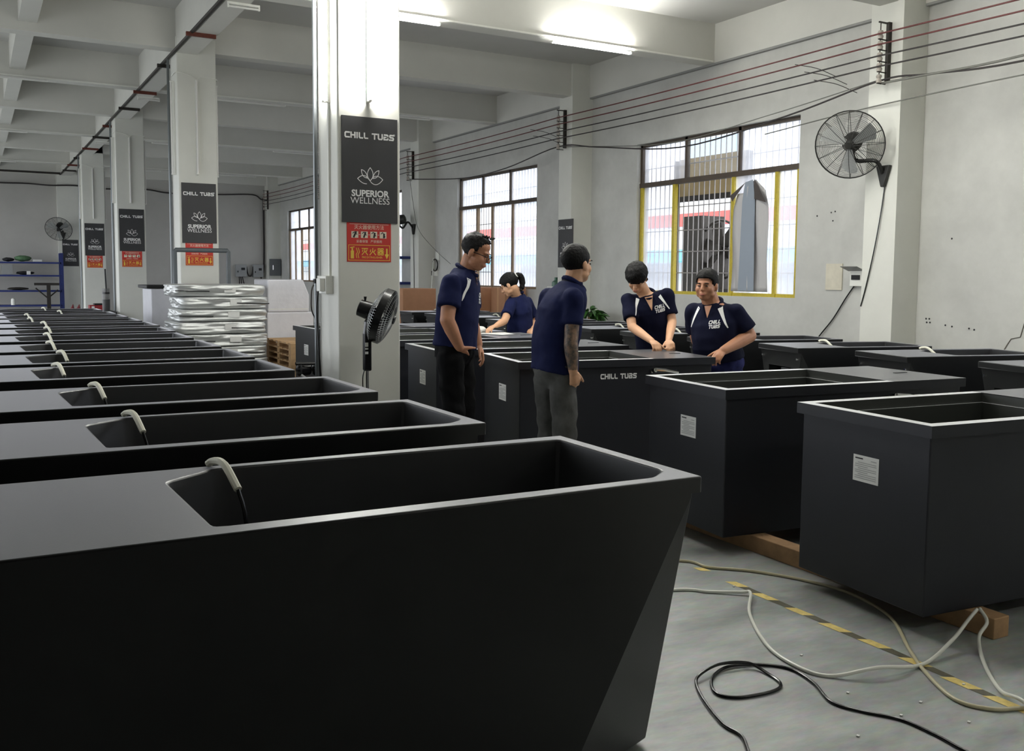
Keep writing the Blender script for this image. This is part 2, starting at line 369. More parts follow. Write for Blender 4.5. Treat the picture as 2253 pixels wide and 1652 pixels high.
# ================================================================== OUTSIDE
struct('ground_outside', MB().box(XW+.3, 60, -40, 120, -.3, -.1), mat('outdoor_concrete', lin(190, 190, 186), .9))
struct('ground_outside', MB().box(-60, XL-.3, -40, 120, -.3, -.1), MATS['outdoor_concrete'])
M_fac = mat('pale_facade', lin(240, 240, 240), .8); M_facred = mat('red_facade_band', lin(200, 92, 84), .7); M_facblue = mat('blue_tarpaulin', lin(90, 160, 205), .7)
b = thing('factory_building', 'pale factory building with a red band seen through the barred windows', 'building', (22, 30, -.1))
part(b, 'wall', MB().box(22, 30, 8, 110, -.1, 9), M_fac)
part(b, 'red_band', MB().box(21.93, 22, 8, 110, 3.25, 3.7), M_facred)
part(b, 'canopy', MB().prism([(0, 2.45), (-1.6, 2.0), (-1.6, 1.95), (0, 2.3)], (22, 8, 0), (1, 0, 0), (0, 0, 1), (0, 100, 0)), M_facblue)
for k in range(16): part(b, 'window', MB().box(21.95, 22, 12+k*6, 14.4+k*6, 4.6, 6.2), mat('facade_glass', lin(150, 165, 180), .2))
for k in range(12): part(b, 'shutter', MB().box(21.95, 22, 11+k*8, 14+k*8, 0, 1.9), mat('facade_shutter', lin(176, 178, 182), .5))
# shed and exhaust fan seen in the open bay of window 1
M_tan = mat('tan_sheet', lin(168, 148, 108), .7, var=.12, vscale=4)
h = thing('corrugated_awning', 'tan corrugated sheet awning outside the open window bay', 'awning', (9.7, 11, 2.6))
mb = MB()
for k in range(11):
    y = 10.4+k*.14; mb.box(9.75, 9.78 if k % 2 else 9.80, y, y+.14, 2.72, 3.32)
part(h, 'sheet', mb, M_tan); part(h, 'post', MB().box(9.7, 9.78, 11.93, 12.0, -.1, 3.3), M_dkmetal); part(h, 'post', MB().box(9.7, 9.78, 10.33, 10.4, -.1, 3.3), M_dkmetal)
part(h, 'rail', MB().box(9.72, 9.8, 10.35, 12.0, 2.66, 2.74), M_dkmetal)
m = thing('exhaust_machine', 'dark exhaust fan machine outside the open window bay', 'machine', (10.6, 11.9, -.1))
part(m, 'body', MB().box(10.5, 11.0, 12.25, 12.7, -.1, 2.5), M_dkmetal)
part(m, 'stand', MB().box(10.55, 10.7, 11.75, 11.85, -.1, 1.9).box(10.5, 10.9, 11.5, 12.2, -.1, 1.3), M_dkmetal)
mb = MB()
for k in range(6):
    t = k*PI/3+.3; d = Vector((0, math.cos(t), math.sin(t))); n = Vector((.35, -math.sin(t), math.cos(t))).normalized()
    mb.obox(Vector((10.6, 11.9, 1.93))+d*.24, d*.2, n*.09, d.cross(n)*.006)
part(m, 'blade', mb, M_dkmetal); part(m, 'ring', MB().tube([(10.6, 11.9+.48*math.cos(t*PI/14), 1.93+.48*math.sin(t*PI/14)) for t in range(28)], .02, 6, closed=True), M_dkmetal)
part(m, 'hub', MB().cone((10.5, 11.9, 1.93), (10.75, 11.9, 1.93), .09, .09), M_dkmetal)
# wrinkled grey sheet hung in window 1
def sheet():
    NU, NV = 14, 22; vs, fs = [], []
    for j in range(NV+1):
        v = j/NV
        for i in range(NU+1):
            u = i/NU; ya, yb = 9.97, 9.29
            top = 2.62+.17*math.exp(-((u-.62)/.22)**2)
            z = 1.30+(top-1.30)*v; w = 1-.16*max(0, (v-.85)/.15)
            y = 9.6+(ya+(yb-ya)*u-9.6)*w
            x = XW+.045+.018*math.sin(u*21+v*2.0)+.012*math.sin(u*9+v*7)
            vs.append((x, y, z))
    for j in range(NV):
        for i in range(NU): a = j*(NU+1)+i; fs.append((a, a+1, a+NU+2, a+NU+1))
    return MB().add(vs, fs, 0)
sh = thing('hanging_sheet', 'wrinkled grey plastic sheet hung over one sash of the yellow framed window', 'sheet', (9.09, 9.6, 1.3))
o = part(sh, 'film', sheet(), mat('thin_grey_film', lin(186, 184, 184), .4), smooth='all'); md = o.modifiers.new('thick', 'SOLIDIFY'); md.thickness = .002
part(sh, 'grey_strip', MB().add([(XW+.018, 9.80, 1.31), (XW+.018, 9.50, 1.31), (XW+.016, 9.52, 2.5), (XW+.02, 9.57, 2.79), (XW+.02, 9.72, 2.76), (XW+.016, 9.76, 2.5)], [(0, 1, 2, 3, 4, 5)]), mat('blue_grey_film', lin(142, 152, 164), .4))
part(sh, 'folded_corner', MB().add([(XW+.012, 9.54, 2.80), (XW+.012, 9.31, 2.47), (XW+.012, 9.53, 2.53)], [(0, 1, 2)]).add([(XW+.012, 9.70, 2.76), (XW+.012, 10.0, 2.60), (XW+.012, 9.95, 2.52)], [(0, 1, 2)]), mat('dark_film', lin(66, 58, 54), .5))
# ================================================================== LAMPS
def tube_lamp(p, q, off, lit, label, group, side=None):
    """batten fixture + tube between p and q; off = direction away from the support"""
    p, q, off = Vector(p), Vector(q), Vector(off); d = (q-p).normalized(); s = d.cross(off)
    t = thing('tube_lamp', label, 'lamp', (p+q)/2, 0, group)
    part(t, 'batten', MB().obox((p+q)/2+off*.012, d*((q-p).length/2), s*.014, off*.012), M_white)
    o = part(t, 'tube', MB().cone(p+off*.045, q+off*.045, .013, .013, 10), M_tubeon if lit else M_tubeoff, smooth=True)
    for e in (p, q): part(t, 'end_cap', MB().obox(e+off*.03, d*.008, s*.012, off*.03), M_white)
    return t
BN = ['cross beam behind the first tubs', 'cross beam over the first tubs', 'cross beam past the fan column', 'cross beam past the silver stack', 'cross beam past the third column', 'cross beam nearest the far wall']
names = ['column behind the first tubs', 'nearest full column with the fan', 'column behind the silver stack', 'third column of the row', 'fourth column of the row']
for i, y in enumerate(COLY):
    lit = i == 1
    nm = names[i]
    for f, (p, o) in dict(front=((2.675, y, 0), (0, -1, 0)), left=((2.431, y+.17, 0), (-1, 0, 0)), right=((2.94, y+.2, 0), (1, 0, 0))).items():
        tube_lamp((p[0], p[1], 2.81), (p[0], p[1], 4.03), o, lit, '%s tube lamp upright on the %s face of the %s' % ('lit white' if lit else 'unlit white', {'front': 'poster', 'left': 'pipe', 'right': 'window-side'}[f], nm.split(' with')[0]), 'tube lamps on the columns')
for j, y in enumerate(SEC):
    lit = j < 3
    for k, x in enumerate((3.6, 6.33)):
        tube_lamp((x, y-.012, 4.375), (x+1.2, y-.012, 4.375), (0, -1, 0), lit, '%s tube lamp under the %s, %s' % ('lit white' if lit else 'unlit white', BN[j], 'by the windows' if k else 'by the columns'), 'tube lamps under the window-side beams')
    for k, x in enumerate((-2.6, -.1)):
        tube_lamp((x, y, 4.41), (x+1.2, y, 4.41), (0, -1, 0), False, '%s unlit left bay lamp under the %s' % ('inner' if k else 'outer', BN[j]), 'tube lamps under the left bay beams')
    # conduit that joins the lamps
    c = MB().box(2.7, XW-.1, y-.022, y-.002, 4.432, 4.452); solo('lamp_conduit', c, M_white, 'thin white conduit joining the tube lamps under the %s' % BN[j], 'conduit', 'lamp conduits')
    c = MB().box(XL+.2, 2.44, y-.022, y-.002, 4.442, 4.462); solo('lamp_conduit', c, M_white, 'thin white conduit in the left bay under the %s' % BN[j], 'conduit', 'left bay conduits')
for k, x in enumerate((3.2, 4.6, 6.0)): tube_lamp((x, 7.018, 4.375), (x+1.2, 7.018, 4.375), (0, -1, 0), True, 'added unseen fill lamp under the beam of the fan column, %s from the column' % ORD[k], 'added fill lamps under the fan column beam')  # tubes added out of view to brighten the wall and boxy tubs
for y in (10.58, 16.95, 23.2): tube_lamp((2.47, y, 4.38), (2.80, y, 4.38), (0, 0, -1), False, 'short white lamp batten across the long column-row beam', 'battens across the long beam')
# ================================================================== TUBS
def ring_fill(bm, outer, inner):
    ov = [bm.verts.new(p) for p in outer]; iv = [bm.verts.new(p) for p in inner]
    es = [bm.edges.new((a, b)) for r in (ov, iv) for a, b in zip(r, r[1:]+r[:1])]
    bmesh.ops.triangle_fill(bm, use_beauty=True, use_dissolve=False, edges=es)
    return ov, iv
def bm_mesh(bm, name, mats):
    bmesh.ops.remove_doubles(bm, verts=bm.verts, dist=1e-5); bmesh.ops.recalc_face_normals(bm, faces=bm.faces)
    me = bpy.data.meshes.new(name); bm.to_mesh(me); bm.free()
    for m in mats: me.materials.append(m)
    return me
def rounded(poly, r, n=3):
    out = []
    for i, p in enumerate(poly):
        a, b, c = Vector(poly[i-1]), Vector(p), Vector(poly[(i+1) % len(poly)])
        d1 = (a-b).normalized(); d2 = (c-b).normalized(); p1 = b+d1*r; p2 = b+d2*r
        for k in range(n+1):
            t = k/n; out.append(tuple((1-t)**2*p1+2*t*(1-t)*b+t*t*p2))
    return out
def make_moulded_tub(L, W, H, lx, with_bay):
    t = thing('moulded_tub', '', 'tub')
    op = rounded([(lx+.02, .07), (L-.15, .05), (L-.05, .125), (L-.05, W-.07), (lx+.17, W-.045), (lx, W-.18)], .03)
    bm = bmesh.new(); D = H-.66
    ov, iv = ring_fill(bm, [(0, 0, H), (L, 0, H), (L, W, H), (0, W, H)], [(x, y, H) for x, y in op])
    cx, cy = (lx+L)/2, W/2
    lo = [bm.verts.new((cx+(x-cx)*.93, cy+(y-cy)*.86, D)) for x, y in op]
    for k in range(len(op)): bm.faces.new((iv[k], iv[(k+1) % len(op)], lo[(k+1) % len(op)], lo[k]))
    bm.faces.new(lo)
    lv = [bm.verts.new((x, y, H-.05)) for x, y in ((0, 0), (L, 0), (L, W), (0, W))]
    for k in range(4): bm.faces.new((ov[k], ov[(k+1) % 4], lv[(k+1) % 4], lv[k])).material_index = 1
    e = .035
    for a, b in ((0, e), (L-e, L)): bm.faces.new([bm.verts.new(p) for p in ((a, 0, H-.05), (b, 0, H-.05), (b, W, H-.05), (a, W, H-.05))])
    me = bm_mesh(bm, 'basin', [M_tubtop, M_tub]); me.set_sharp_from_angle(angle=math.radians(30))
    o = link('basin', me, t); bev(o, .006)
    cx, cy, z1 = .45, .165, H-.05
    T = [(e, 0, z1), (L-e, 0, z1), (L-e, W, z1), (e, W, z1)]
    B = [(e+cx, .0, .02), (L-e-cx, .0, .02), (L-e-.03, cy, .02), (L-e-.03, W-cy, .02), (L-e-cx, W, .02), (e+cx, W, .02), (e+.03, W-cy, .02), (e+.03, cy, .02)]
    bm = bmesh.new(); tv = [bm.verts.new(p) for p in T]; bv = [bm.verts.new(p) for p in B]
    F = [(tv[0], tv[1], bv[1], bv[0]), (tv[1], bv[2], bv[1]), (tv[1], tv[2], bv[3], bv[2]), (tv[2], bv[4], bv[3]), (tv[2], tv[3], bv[5], bv[4]), (tv[3], bv[6], bv[5]), (tv[0], bv[0], bv[7])]
    for f in F: bm.faces.new(f)
    bm.faces.new(bv)
    if not with_bay: bm.faces.new((tv[3], tv[0], bv[7], bv[6]))
    else:
        f = lambda z: e+.03*(z1-z)/(z1-.02)
        ya, yb, za, zb = W*.24, W*.80, .22, H-.20
        hole = [(f(za), ya, za), (f(za), yb, za), (f(zb), yb, zb), (f(zb), ya, zb)]
        hv = [bm.verts.new(p) for p in hole]
        bm.faces.new((tv[0], tv[3], hv[2], hv[3])); bm.faces.new((tv[3], bv[6], hv[1], hv[2])); bm.faces.new((bv[6], bv[7], hv[0], hv[1])); bm.faces.new((bv[7], tv[0], hv[3], hv[0]))
        back = [bm.verts.new((x+.3, y, z)) for x, y, z in hole]
        for k in range(4): bm.faces.new((hv[k], hv[(k+1) % 4], back[(k+1) % 4], back[k]))
        bm.faces.new(back)
        part(t, 'chiller_unit', MB().box(.16, .30, yb-.17, yb-.03, .22, zb-.03), M_elec, world=False)
        for y in (.05, W-.05): part(t, 'bolt', MB().cone((e+.004, y, H-.11), (e-.018, y, H-.11), .013, .010, 10), M_chrome, world=False)
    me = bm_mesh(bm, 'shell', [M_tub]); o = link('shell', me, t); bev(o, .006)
    s = MB().tube(crv([(lx+.145, W-.005, H+.006), (lx+.16, W-.02, H+.018), (lx+.18, W-.08, H+.016), (lx+.20, W-.17, H-.045)], 5), .012, 8)
    part(t, 'white_sleeve', s, M_offw, smooth=True, world=False)
    part(t, 'cable', MB().tube(crv([(lx+.20, W-.17, H-.045), (lx+.215, W-.20, H-.14), (lx+.22, W-.21, H-.40), (lx+.22, W-.21, D+.02)], 4), .006, 6), M_gloss, smooth=True, world=False)
    return t
proto = make_moulded_tub(2.25, .81, .90, .81, False); index_kids()
LROW = [(1.896, 2.18, .6), (1.80, 3.39, .3), (1.79, 4.55, 0), (1.73, 5.80, 0), (1.745, 6.83, 0), (1.75, 7.90, 0), (1.755, 9.05, 0), (1.79, 10.15, 0), (1.82, 11.28, 0), (1.80, 12.42, 0), (1.79, 13.55, 0), (1.78, 14.65, 0), (1.74, 16.0, 0)]
SLEEVE = [.005, .014, .012, -.019, .065, .056, .098, .131, .134, .07, .094, .58, .489]     # each sleeve lies a little differently
for i, (x, y, a) in enumerate(LROW):
    o = proto if i == 0 else copy_tree(proto)
    a = -math.radians(a); c, s = math.cos(a), math.sin(a)
    o.rotation_euler = (0, 0, a); o.location = (x-2.25*c, y-2.25*s, 0)
    for ch in o.children:
        if ch.name.startswith(('white_sleeve', 'cable')): ch.location.x = SLEEVE[i]
    o['label'] = 'long black tub with white sleeve on its rim, %s from the looped floor cord' % ORD[i]; o['group'] = 'row of moulded tubs beside the columns'
protoq = make_moulded_tub(1.50, .70, .84, .55, True); index_kids()
QROW = [(6.86, 4.10, -12), (6.80, 5.29, -13), (6.68, 6.39, -13), (6.66, 7.45, -12), (6.63, 8.62, -10), (6.62, 9.72, -8), (6.6, 10.8, -6), (6.6, 11.9, -5), (6.6, 13.0, -5), (6.6, 14.1, -4), (6.6, 15.2, -3)]
for i, (x, y, a) in enumerate(QROW):
    o = protoq if i == 0 else copy_tree(protoq)
    o.rotation_euler = (0, 0, math.radians(a)); o.location = (x, y, 0)
    o['label'] = 'short black tub with open chiller bay, %s along the window wall from cracked plaster' % ORD[i]; o['group'] = 'row of short tubs by the window wall'
# ---- boxy tubs with lid deck, ledge and care label
def care_label(mb_p, mb_i, mb_g, x, yc, zc, w=.15, h=.118):
    mb_p.box(x-.0015, x, yc-w/2, yc+w/2, zc-h/2, zc+h/2)
    o = (x-.0022, yc+w/2, zc-h/2); u, v = (0, -1, 0), (0, 0, 1)
    ribbon(mb_i, [(.012, h-.014), (.058, h-.014)], .006, o, u, v, ext=False); ribbon(mb_g, [(w-.045, h-.018), (w-.012, h-.018)], .004, o, u, v, ext=False)
    for k in range(9):
        z = h-.032-k*.0088; x1 = w-.012-(.05 if k in (2, 5) else .0); ribbon(mb_g, [(.012 if k % 3 else .03, z), (x1, z)], .0035, o, u, v, ext=False)
def make_box_tub(L, W, z0, H):
    t = thing('box_tub', '', 'tub'); lp, lw = .058, .03
    xo = L-.58
    bm = bmesh.new(); z1, z2 = H, H-.052
    op = [(lp, lp), (xo, lp), (xo, W-lp), (lp, W-lp)]
    for q in (((0, 0), (xo, 0), (xo, lp), (lp, lp)), ((0, 0), (lp, lp), (lp, W-lp), (0, W)), ((0, W), (lp, W-lp), (xo, W-lp), (xo, W))): bm.faces.new([bm.verts.new((x, y, z1)) for x, y in q])
    o = link('rim_lip', bm_mesh(bm, 'rim_lip', [M_lip]), t); bm = bmesh.new()
    for k in range(4):
        a, b = op[k], op[(k+1) % 4]; bm.faces.new([bm.verts.new(p) for p in ((*a, z1), (*b, z1), (*b, z1-.05), (*a, z1-.05))])
    link('rim_wall', bm_mesh(bm, 'rim_wall', [M_tubin]), t)
    bm = bmesh.new(); op2 = [(lp+lw*.5, lp+lw*.5), (xo-lw*.4, lp+lw*.5), (xo-lw*.4, W-lp-lw*.5), (lp+lw*.5, W-lp-lw*.5)]
    ring_fill(bm, [(x, y, z1-.05) for x, y in op], [(x, y, z1-.05) for x, y in op2])
    link('ledge', bm_mesh(bm, 'ledge', [M_lip]), t)
    bm = bmesh.new()
    for k in range(4):
        a, b = op2[k], op2[(k+1) % 4]; bm.faces.new([bm.verts.new(p) for p in ((*a, z1-.05), (*b, z1-.05), (*b, z0+.08), (*a, z0+.08))])
    bm.faces.new([bm.verts.new((x, y, z0+.08)) for x, y in op2])
    link('basin', bm_mesh(bm, 'basin', [M_tubin]), t)
    fl = MB(); fl.add([(0,0,z1-.001),(L,0,z1-.001),(L,W,z1-.001),(0,W,z1-.001),(0,0,z2),(L,0,z2),(L,W,z2),(0,W,z2)], [(0,1,5,4),(1,2,6,5),(2,3,7,6),(3,0,4,7)])
    i = .022; fl.add([(0,0,z2),(L,0,z2),(L,W,z2),(0,W,z2),(i,i,z2),(L-i,i,z2),(L-i,W-i,z2),(i,W-i,z2)], [(0,1,5,4),(1,2,6,5),(2,3,7,6),(3,0,4,7)])
    part(t, 'flange', fl, M_box, world=False)
    bd = MB().add([(i,i,z0),(L-i,i,z0),(L-i,W-i,z0),(i,W-i,z0),(i,i,z2),(L-i,i,z2),(L-i,W-i,z2),(i,W-i,z2)], [(0,3,2,1),(0,1,5,4),(1,2,6,5),(2,3,7,6),(3,0,4,7)])
    part(t, 'body', bd, M_box, world=False, bevel=.006)
    dk = MB().box(xo, L, 0, W, z1-.004, z1); part(t, 'lid_deck', dk, M_deck, world=False)
    part(t, 'control_slot', MB().box(L-.20, L-.10, W*.45, W*.475, z1, z1+.003), M_black, world=False)
    p, k, g = MB(), MB(), MB(); care_label(p, k, g, i, W*.46, z0+.56)
    lb = part(t, 'care_label', p, M_paper, world=False, label='white printed care label'); link('label_heading', k.mesh('label_heading', M_ink), lb); link('label_text', g.mesh('label_text', M_greyink), lb)
    lg = MB(); techno(lg, 'CHILL TUBS', (L*.405, i-.0012, z0+.670), (1, 0, 0), (0, 0, 1), .038); part(t, 'brand_lettering', lg, M_print, world=False)
    tp = MB().box(L*.66, L*.80, i-.008, i, z0+.70, z0+.725).cone((L*.67, i-.005, z0+.72), (L*.67, i-.05, z0+.73), .016, .016, 10).tube([(L*.67, i-.045, z0+.735), (L*.72, i-.05, z0+.728), (L*.79, i-.045, z0+.705)], [.014, .013, .010], 8)
    part(t, 'chrome_tap', tp, M_chrome, smooth=True, world=False)
    return t
protob = make_box_tub(1.77, .80, .09, .90); index_kids()
RROW = [(3.375, 2.493, -5), (3.459, 3.808, -5.5), (3.25, 5.656, -9), (3.16, 6.83, -6), (3.15, 7.95, -4), (3.15, 8.95, -3), (3.18, 9.939, 0)]
for i, (x, y, a) in enumerate(RROW):
    o = protob if i == 0 else copy_tree(protob)
    o.rotation_euler = (0, 0, math.radians(a)); o.location = (x, y, 0); o.scale = (.89 if i == 2 else 1, 1, 1)
    o['label'] = 'boxy black tub with white care label, %s from the timber runner end' % ORD[i]; o['group'] = 'row of boxy tubs in the middle'
# timber runners the boxy tubs stand on
def runner(x0, y0, x1, y1, label, w=.05, h=.09):
    d = Vector((x1-x0, y1-y0, 0)); n = Vector((-d.y, d.x, 0)).normalized()
    return solo('timber_runner', MB().obox(((x0+x1)/2, (y0+y1)/2, h/2), d/2, n*w, (0, 0, h/2)), M_timber, label, 'timber', bevel=.004)
runner(3.70, 2.36, 3.80, 11.0, 'long sawn timber runner under the label ends of the boxy tubs')
runner(4.62, 2.36, 4.70, 11.0, 'long sawn timber runner under the lid ends of the boxy tubs')
# ================================================================== COLUMN BOARDS AND SIGNS
def lotus(mb, o, u, v, k):
    def pet(a, b, c1, c2, w=.035):      # outline petal from a to b via two bows
        A, B = Vector(a), Vector(b)
        for c in (c1, c2):
            if c is None: continue
            c = Vector(c); pts = [tuple(((1-t)**2*A+2*t*(1-t)*c+t*t*B)*k) for t in [i/9 for i in range(10)]]
            ribbon(mb, pts, w*k, o, u, v, ext=True)
    pet((0, -.02), (0, .62), (-.30, .28), (.30, .28))
    pet((-.14, .10), (-.46, .50), (-.46, .12), (-.20, .46)); pet((.14, .10), (.46, .50), (.46, .12), (.20, .46))
    pet((0, -.02), (-.66, .06), (-.30, .42), None); pet((-.66, .06), (-.20, -.18), (-.42, -.20), None)
    pet((0, -.02), (.66, .06), (.30, .42), None); pet((.66, .06), (.05, -.10), (.34, -.36), None); pet((.05, -.10), (-.2, .16), (-.06, .04), None)
def poster(o, u, n, label, w=.45, h=.80):
    """o = lower left corner, u = along the width, n = away from the support"""
    o, u, n = Vector(o), Vector(u), Vector(n); v = Vector((0, 0, 1))
    t = thing('advert_board', label, 'board', o, 0, 'black advert boards')
    part(t, 'panel', MB().obox(o+u*w/2+v*h/2+n*.006, u*w/2, n*.006, v*h/2), M_board)
    f = o+n*.0128
    mb = MB(); L = techno_len('CHILL TUBS', .047); techno(mb, 'CHILL TUBS', f+u*((w-L)/2-.004)+v*(h-.165), u, v, .047)
    part(t, 'brand_lettering', mb, M_print); mb = MB()
    mb.tube([f+u*(w-.028+.007*math.cos(i*PI/4))+v*(h-.122+.007*math.sin(i*PI/4)) for i in range(8)], .0012, 4, closed=True)
    part(t, 'trademark_ring', mb, M_print)
    mb = MB(); lotus(mb, f+u*w/2+v*(h*.405), u, v, .155); part(t, 'lotus_emblem', mb, M_print)
    mb = MB(); text_mb(mb, 'SUPERIOR', f+u*w/2+v*.20, u, v, .068, align='CENTER', bold=.0022); text_mb(mb, 'WELLNESS', f+u*w/2+v*.145, u, v, .068, align='CENTER')
    part(t, 'company_lettering', mb, M_print)
    return t
def fire_sign(o, u, n, label, w=.36, h=.30):
    o, u, n = Vector(o), Vector(u), Vector(n); v = Vector((0, 0, 1))
    t = thing('fire_sign', label, 'sign', o, 0, 'red fire extinguisher signs')
    part(t, 'panel', MB().obox(o+u*w/2+v*h/2+n*.002, u*w/2, n*.002, v*h/2), M_red)
    f = o+n*.0048; g = o+n*.0052
    mb = MB(); a, b = .012, .128
    ribbon(mb, [(a, a), (w-a, a), (w-a, b), (a, b), (a, a)], .004, f, u, v)
    part(t, 'yellow_border', mb, M_yel)
    mb = MB()      # extinguisher silhouette, flames and arrow
    ribbon(mb, [(.042, .025), (.042, .085)], .026, f, u, v, ext=False); ribbon(mb, [(.042, .085), (.042, .105)], .012, f, u, v, ext=False); ribbon(mb, [(.028, .108), (.056, .113)], .007, f, u, v)
    for k in (0, 1): ribbon(mb, [(.078+k*.016, .03), (.072+k*.016, .055), (.084+k*.016, .075), (.075+k*.016, .105)], .005, f, u, v)
    x = w-.035; ribbon(mb, [(x, .105), (x, .055)], .013, f, u, v, ext=False)
    mb.add([f+u*(x-.018)+v*.06, f+u*(x+.018)+v*.06, f+u*x+v*.022], [(0, 1, 2)])
    part(t, 'yellow_symbols', mb, M_yel)
    mb = MB(); W = .0065
    def st(x, *lines):
        for l in lines: ribbon(mb, [(x+a*.05, .055+b*.05) for a, b in l], W, f, u, v)
    st(.118, [(.05, .95), (.95, .95)], [(.5, .95), (.48, .5), (.05, .0)], [(.5, .55), (.95, .0)], [(.2, .72), (.12, .5)], [(.85, .74), (.74, .5)])
    st(.183, [(.5, .98), (.47, .5), (.03, .0)], [(.5, .55), (.97, .0)], [(.16, .75), (.1, .48)], [(.9, .75), (.74, .5)])
    st(.248, [(.08, .98), (.4, .98), (.4, .72), (.08, .72), (.08, .98)], [(.6, .98), (.92, .98), (.92, .72), (.6, .72), (.6, .98)],
       [(.08, .26), (.4, .26), (.4, .0), (.08, .0), (.08, .26)], [(.6, .26), (.92, .26), (.92, .0), (.6, .0), (.6, .26)], [(.0, .5), (1, .5)], [(.5, .66), (.4, .45), (.05, .3)], [(.55, .5), (.95, .3)], [(.66, .64), (.76, .58)])
    text_mb(mb, 'FIRE EXTINGUISHER', f+u*.118+v*.028, u, v, .021, space=.9)
    part(t, 'yellow_lettering', mb, M_yel)
    wh, dk = MB(), MB()
    ribbon(wh, [(.02, h-.012), (w-.02, h-.012)], .003, f, u, v, ext=False)
    text_mb(wh, '灭火器使用方法', f+u*w/2+v*(h-.048), u, v, .036, align='CENTER', space=.95)
    for k in range(4):
        x0 = .035+k*.077; ribbon(wh, [(x0, .208), (x0+.056, .208)], .05, f, u, v, ext=False)
        if k < 3: ribbon(wh, [(x0+.06, .208), (x0+.073, .208)], .004, f, u, v, ext=False)
        ribbon(dk, [(x0+.02+.005*k, .192), (x0+.036, .226-.004*k)], .014, g, u, v); ribbon(dk, [(x0+.012, .218), (x0+.024, .228), (x0+.044, .21-.005*k)], .006, g, u, v)
    text_mb(wh, '妥善保管   严禁挪用', f+u*w/2+v*.148, u, v, .024, align='CENTER')
    part(t, 'white_pictograms', wh, mat('cream_print', lin(238, 226, 205), .6)); part(t, 'dark_pictograms', dk, M_ink)
    return t
CN = ['', 'nearest full column, behind the pedestal fan', 'column behind the silver wrapped stack', 'third white column', 'fourth white column']
for i in (1, 2, 3, 4):
    y = COLY[i]
    poster((2.462, y, 1.89), (1, 0, 0), (0, -1, 0), 'charcoal advert board with white lotus on the %s' % CN[i])
    fire_sign((2.50, y, 1.59), (1, 0, 0), (0, -1, 0), 'red fire extinguisher sign on the %s' % CN[i])
poster((2.40, 32.05, 1.65), (1, 0, 0), (0, -1, 0), 'charcoal advert board on the far wall pier beside the blue shelves')
poster((8.65, 13.72, 1.63), (0, -1, 0), (-1, 0, 0), 'charcoal advert board on the window-wall pier beside the tattooed man')
# ---- pipes on the columns and along the beam
for i in (1, 2, 3, 4):
    y = COLY[i]
    m = MB().tube([(2.40, y+.44, .0), (2.40, y+.44, 4.40)], .018, 8)
    solo('steel_pipe', m, M_steel, 'upright steel pipe on the side of the %s' % CN[i].split(',')[0], 'pipe', 'pipes on the columns', smooth=True)
    m = MB().tube(crv([(2.42, y+.3, 4.13), (2.425, y-.004, 4.13), (2.6, y-.008, 4.10), (2.68, y-.01, 4.06), (2.75, y-.008, 4.09), (2.95, y-.004, 4.08), (2.95, y+.3, 4.07)], 4), .006, 6)
    solo('lamp_cable', m, M_white, 'thin white lamp cable looped round the %s' % CN[i].split(',')[0], 'cable', 'lamp cables on the columns', smooth=True)
solo('sprinkler_pipe', MB().tube([(2.40, Y0+.1, 4.37), (2.40, Y1-.05, 4.40)], .022, 8), M_dkmetal, 'long dark pipe along the beam over the column row', 'pipe', smooth=True)
solo('sprinkler_pipe', MB().tube([(XL+.1, 31.9, 4.42), (2.40, 31.9, 4.42)], .03, 8), M_dkmetal, 'dark pipe crossing in front of the far wall', 'pipe', smooth=True)
for k, y in enumerate((9.2, 12.14, 14.2, 16.45, 18.22, 20.6, 22.4, 24.6, 26.8, 28.6, 30.2)):
    solo('pipe_bracket', MB().box(2.33, 2.68, y-.02, y+.02, 4.335, 4.38), M_rust if k % 2 else M_dkmetal, '%s iron bracket under the long pipe, %s of the row from the fan column' % ('rusty red' if k % 2 else 'dark', ORD[k]), 'bracket', 'pipe brackets')
# pipe bracket on the main column, socket box, cables
sb = thing('socket_box', 'white socket box with plugs on the nearest full column', 'socket', (2.39, 7.2, 1.4))
part(sb, 'plate', MB().box(2.37, 2.431, 7.12, 7.33, 1.34, 1.48), M_white, bevel=.004)
part(sb, 'adapter', MB().box(2.33, 2.37, 7.14, 7.23, 1.36, 1.46), M_white, bevel=.004); part(sb, 'plug', MB().box(2.33, 2.37, 7.27, 7.31, 1.42, 1.455), M_black, bevel=.003)
solo('conduit_strip', MB().box(2.415, 2.431, 7.165, 7.19, 1.48, 2.80), M_white, 'white cable conduit above the socket box', 'conduit')
part(sb, 'cord', MB().tube(crv([(2.34, 7.22, 1.36), (2.33, 7.22, 1.2), (2.335, 7.19, .9), (2.345, 7.14, .5), (2.36, 7.05, .1), (2.37, 6.95, .01)], 5), .009, 8), M_gloss, smooth=True)
part(sb, 'cord', MB().tube(crv([(2.33, 7.29, 1.438), (2.40, 7.45, 1.423), (2.48, 7.8, 1.381), (2.66, 8.4, 1.278), (2.92, 9.2, 1.121), (3.19, 9.85, .96), (3.22, 9.96, .905)], 6), .007, 8), M_gloss, smooth=True)
